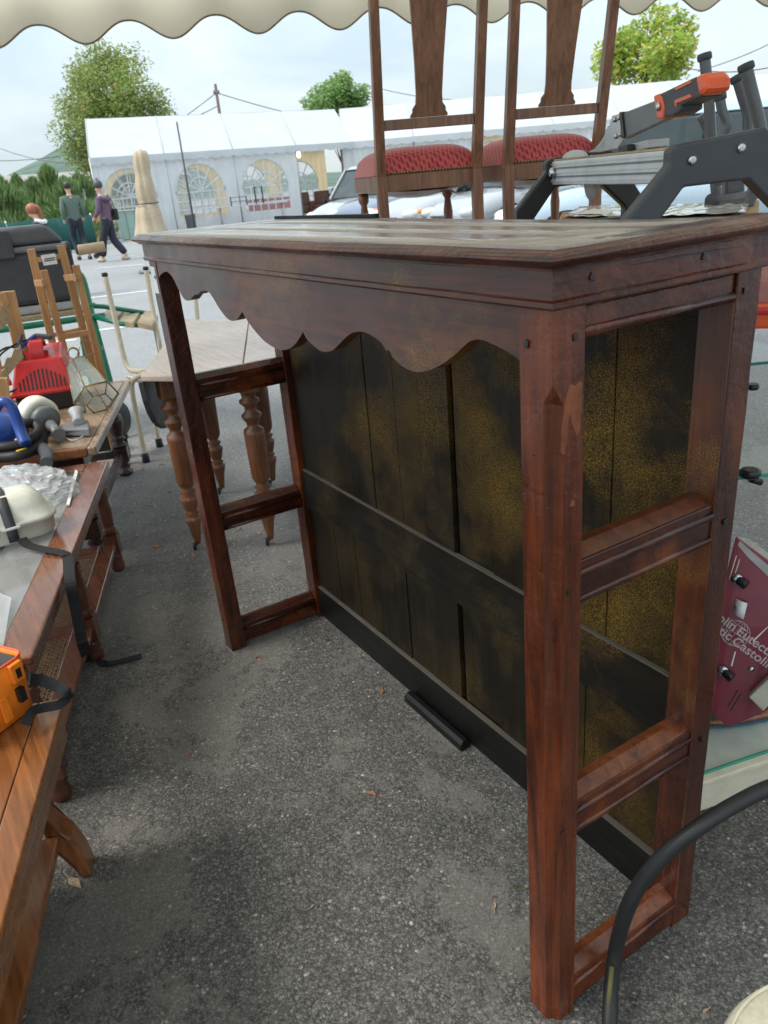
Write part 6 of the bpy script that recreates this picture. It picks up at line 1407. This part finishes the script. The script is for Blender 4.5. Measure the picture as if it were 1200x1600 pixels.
for k in range(3): dec([(1155 + 6 * k, 838 + 1 * k), (1206 + 6 * k, 876 + k), (1206 + 6 * k, 878 + k), (1155 + 6 * k, 840 + k)], M['creampaint'], 'stripe')
for k in range(2): dec([(1150 + 5 * k, 868 + 6 * k), (1139 + 5 * k, 905 + 3 * k), (1140.5 + 5 * k, 905 + 3 * k), (1151.5 + 5 * k, 868 + 6 * k)], M['creampaint'], 'scratch')
dec([(1145, 1072), (1165, 1040), (1168, 1028), (1166, 1020), (1163, 1030), (1150, 1052)][:0] or [(1142, 1040), (1148, 1018), (1150, 1018), (1144, 1041)], M['paper'], 'scratch')
dec([(1176, 1001), (1200, 978), (1200, 980), (1177, 1003)], M['paper'], 'scratch')
for s_ in (0, 1):
    for j in range(3): a = (1152 - 5.5 * j + 4.5 * s_, 1082 + 9 * j + 6 * s_ - 4); dec([a, (a[0] - 4.5, a[1] + 8), (a[0] - 3, a[1] + 9), (a[0] + 1.5, a[1] + 1)], M['black'], 'slot')
for p in ((1160, 909), (1138, 1053)):
    a = PL(*p, -.001); MB().tube([a + my_ * .0 - mx_ * .010, a + mx_ * .010 - mn * .012], [.0085, .0095], 14).build('knob', M['black'], q, bevel=.001)
    MB().lathe([(.010, 0), (.010, .003), (.004, .004)], a - mx_ * .012 , -mn, n=16).build('knob_washer', M['steel'], q)
MB().lathe([(.005, 0), (.005, .003), (.002, .004)], PL(1174, 1045), -mn, n=12).build('screw', M['steel'], q)
tg = MB(); a, b, c, d = PL(1150, 934, -.004), PL(1168, 941, -.010), PL(1162, 966, -.010), PL(1145, 956, -.003)
tg.sheet([[a, a.lerp(b, .5) - mn * .006, b], [d, d.lerp(c, .5) - mn * .006, c]]).build('hanging_tag', M['paper'], q, solid=.0008)
for k in range(4): dec([(1148 + 1.6 * k, 945 + .8 * k), (1148.8 + 1.6 * k, 945.4 + .8 * k), (1147.6 + 1.6 * k, 951 + .8 * k), (1146.8 + 1.6 * k, 950.6 + .8 * k)], M['black'], 'print_bar', .0065)
ink = plain('faded_white_print', (.55, .42, .42), .7)
def text(s, px, py, sz, parent, mat=ink, ang=-31, nm='lettering', align='LEFT', bold=.012):
    cu_ = bpy.data.curves.new('lettering', 'FONT'); cu_.body = s; cu_.size = sz; cu_.align_x = align; cu_.extrude = .0004; cu_.offset = bold * sz
    cu_.shear = 0
    o_ = bpy.data.objects.new('tmp', cu_); S.collection.objects.link(o_); dg = bpy.context.evaluated_depsgraph_get(); dg.update()
    me = bpy.data.meshes.new_from_object(o_.evaluated_get(dg)); bpy.data.objects.remove(o_)
    z = -mn; x = (RT * math.cos(math.radians(ang)) + UP * math.sin(math.radians(ang))); x = (x - z * x.dot(z)).normalized(); y = z.cross(x)
    p = PL(px, py, -.0016)
    vs = [p + x * v_.co.x + y * v_.co.y + z * v_.co.z for v_ in me.vertices]; m = MB(); m.add(vs, [tuple(f.vertices) for f in me.polygons]); return m.build(nm, mat, parent)
text('Castolin', 1146, 986, .0255, q, align='RIGHT'); text('Eutectic', 1149, 989, .0255, q); text('Eutectic', 1139, 1001, .0255, q, align='RIGHT'); text('Castolin', 1142, 1004, .0255, q)
gc = PL(1149, 989, -.0014); gx = (mx_ - mn * mx_.dot(mn)).normalized(); gy = mn.cross(gx); m = MB(); Rg = .026
def gcirc(fx_, fy_): return [gc + gx * (Rg * fx_(a)) + gy * (Rg * fy_(a)) for a in [2 * PI * i / 36 for i in range(36)]]
m.tube(gcirc(math.cos, math.sin), .0006, 5, close=True)
for k in (.35, .72): m.tube(gcirc(lambda a: k * math.cos(a), math.sin), .0005, 5, close=True)
for h_ in (-.62, .62): m.tube([gc - gx * Rg * .78 + gy * Rg * h_, gc + gx * Rg * .78 + gy * Rg * h_], .0005, 5)
m.tube([gc + gy * Rg, gc - gy * Rg], .0005, 5); m.tube([gc - gx * Rg, gc + gx * Rg], .0005, 5)
m.build('globe_logo', ink, q)
# pale ruler-like piece and cup behind panel's right
q = thing('white_dial_box', 'pale instrument box leaning against the maroon panel at the right edge', 'instrument', PL(1190, 1080))
MB().prism([PL(*p, -.03) for p in ((1170, 1082), (1225, 1030), (1235, 1060), (1192, 1104))], mn * .028).build('casing', plain('ivory', (.50, .46, .36), .5), q, bevel=.003)
q = thing('white_cup', 'small white plastic cup on the oval tray beside the maroon panel', 'cup', G(1176, 1108, zt2 + .02)); MB().lathe([(.022, 0), (.03, .03), (.032, .034), (.02, .034)], G(1176, 1108, zt2 + .02), n=24).build('shell', M['white'], q)
# glass shelf unit (two green-edged panes on black clamps)
q = thing('glass_shelf_unit', 'glass shelf unit with green edged panes and black clamps beyond the counter', 'shelf unit', V((-.75, 1.15, 0)))
def pane(z, x0, x1, y0, y1):
    MB().box(x0 + .002, x1 - .002, y0 + .002, y1 - .002, z, z + .007).build('glass_shelf', M['glass'], q)
    MB().box(x0 - .001, x1 + .001, y0 - .001, y0 + .0015, z, z + .007).build('glass_edge', M['glassedge'], q); MB().box(x1 - .0015, x1 + .001, y0 + .002, y1, z, z + .007).build('glass_edge', M['glassedge'], q)
e1 = D(1170, 570, 1.95); e2 = D(1175, 742, 1.45)
ga, gb = D(1120, 576, 1.9), D(1260, 561, 1.9)
x1g = -.42
def gpane(pa, pb, r, deep):
    z = D(1170, (pa[1] + pb[1]) / 2, r).z; A_, B_ = G(*pa, z), G(*pb, z); d_ = (B_ - A_).normalized(); n_ = V((-d_.y, d_.x, 0)) * deep; t_ = V((0, 0, .007))
    MB().hexa([A_, B_, B_ + n_, A_ + n_, A_ + t_, B_ + t_, B_ + n_ + t_, A_ + n_ + t_]).build('glass_shelf', M['glass'], q)
    e_ = n_.normalized() * -.0022; MB().hexa([A_ + e_, B_ + e_, B_ + e_ * .1, A_ + e_ * .1, A_ + e_ + t_, B_ + e_ + t_, B_ + e_ * .1 + t_, A_ + e_ * .1 + t_]).build('glass_edge', M['glassedge'], q); return z, A_, B_, n_
zu, Au, Bu, nu = gpane((1118, 577), (1262, 562), 1.9, .5); zl, Al, Bl, nl = gpane((1108, 754), (1262, 738), 1.45, .55)
c = G(1172, 739, zl + .012); MB().lathe([(.016, -.008), (.019, -.005), (.019, .006), (.014, .008)], c, n=6).build('clamp_knob', M['black'], q)
MB().tube([G(1171, 748, zl - .004), G(1190, 754, zl - .012)], .0065, 10).build('clamp_bolt', M['black'], q)
MB().lathe([(.012, -.006), (.014, 0), (.012, .006)], D(1176, 604, 1.8), n=12).build('clamp_knob', M['black'], q)
for p_ in (Al + nl, Bl + nl, Al + nl * .3): MB().tube([gz(p_), V((p_.x, p_.y, zl))], .008, 8).build('post', M['steel'], q)
for p_ in (Au + nu, Bu + nu): MB().tube([gz(p_), V((p_.x, p_.y, zu))], .008, 8).build('post', M['steel'], q)
p_ = Au + nu * .5; o2 = Bu + nu * .5; MB().hexa([V((a.x, a.y, zl + .02)) for a in (p_, o2, o2 + nu * .01, p_ + nu * .01)] + [V((a.x, a.y, zu - .004)) for a in (p_, o2, o2 + nu * .01, p_ + nu * .01)]).build('back_pane', M['pvc'], q)
# red-orange box at the right edge
p = D(1200, 530, 1.7); q = thing('red_crate', 'bright red orange plastic crate at the right edge behind the counter post', 'crate', V((p.x, p.y, .853))); 
rz_ = math.atan2(ray(1190, 500).y, ray(1190, 500).x) - PI / 2 + .1
MATW[q.name] = Matrix.Translation(V((p.x, p.y, .853))) @ Matrix.Rotation(rz_, 4, 'Z'); q.rotation_euler = (0, 0, rz_); T = MATW[q.name]
zt3 = D(1195, 490, 1.7).z - .853
MB(T).box(-.06, .3, -.01, .25, 0, max(.05, zt3)).build('body', M['dorange'], q, bevel=.006); MB(T).box(-.065, .305, -.016, .256, zt3 + .0005, zt3 + .012).build('rim', M['red'], q, bevel=.003)
MB(T).box(-.05, .29, .0, .24, zt3 + .0125, D(1195, 432, 1.7).z - .853).build('load', plain('pinkish_cloth', (.42, .20, .18), .8), q, bevel=.01)
# black hose arcing through the right foreground
pth = [G(948, 1700, .0) + V((0, 0, .014)), G(952, 1610, .018), G(955, 1545, .045), G(963, 1480, .10), G(980, 1420, .19), G(1008, 1370, .25), G(1050, 1325, .30), G(1100, 1287, .335), G(1150, 1256, .35), G(1205, 1230, .36), G(1290, 1205, .36), G(1400, 1200, .2), G(1500, 1260, .1), G(1560, 1400, .02)]
q = thing('hose', 'thick black rubber hose arcing up from the asphalt at lower right', 'hose', gz(pth[0])); MB().tube(smooth_path(pth, 10), .0112, 16).build('tube', M['rubber'], q)
a = G(953, 1560, .029); MB().tube([G(951, 1568, .055), G(956, 1510, .085)], .0035, 8).build('faded_print', plain('yellow_print', (.12, .11, .035), .8), q)
# cream seat corner at bottom right
q = thing('cream_stool', 'cream padded stool seat just entering the bottom right corner', 'stool', gz(G(1215, 1640, .36)))
c = G(1345, 1722, .36); pr_ = [(.02, -.05), (.105, -.05), (.12, -.035), (.124, -.01), (.118, .004), (.09, .012), (.03, .018), (.001, .019)]
MB().lathe(pr_, c, n=48).build('seat', plain('cream_vinyl', (.72, .66, .50), .5, bump=.4, scale=120), q); MB().tube([c + V((math.cos(a_) * .115, math.sin(a_) * .115, .006)) for a_ in [2 * PI * i / 60 for i in range(60)]], .002, 6, close=True).build('piping', M['creampaint'], q)
for k in range(4): a_ = k * PI / 2 + .4; MB().tube([gz(c) + V((math.cos(a_) * .12, math.sin(a_) * .12, 0)), c + V((math.cos(a_) * .08, math.sin(a_) * .08, -.05))], .01, 8).build('leg', M['galv'], q)
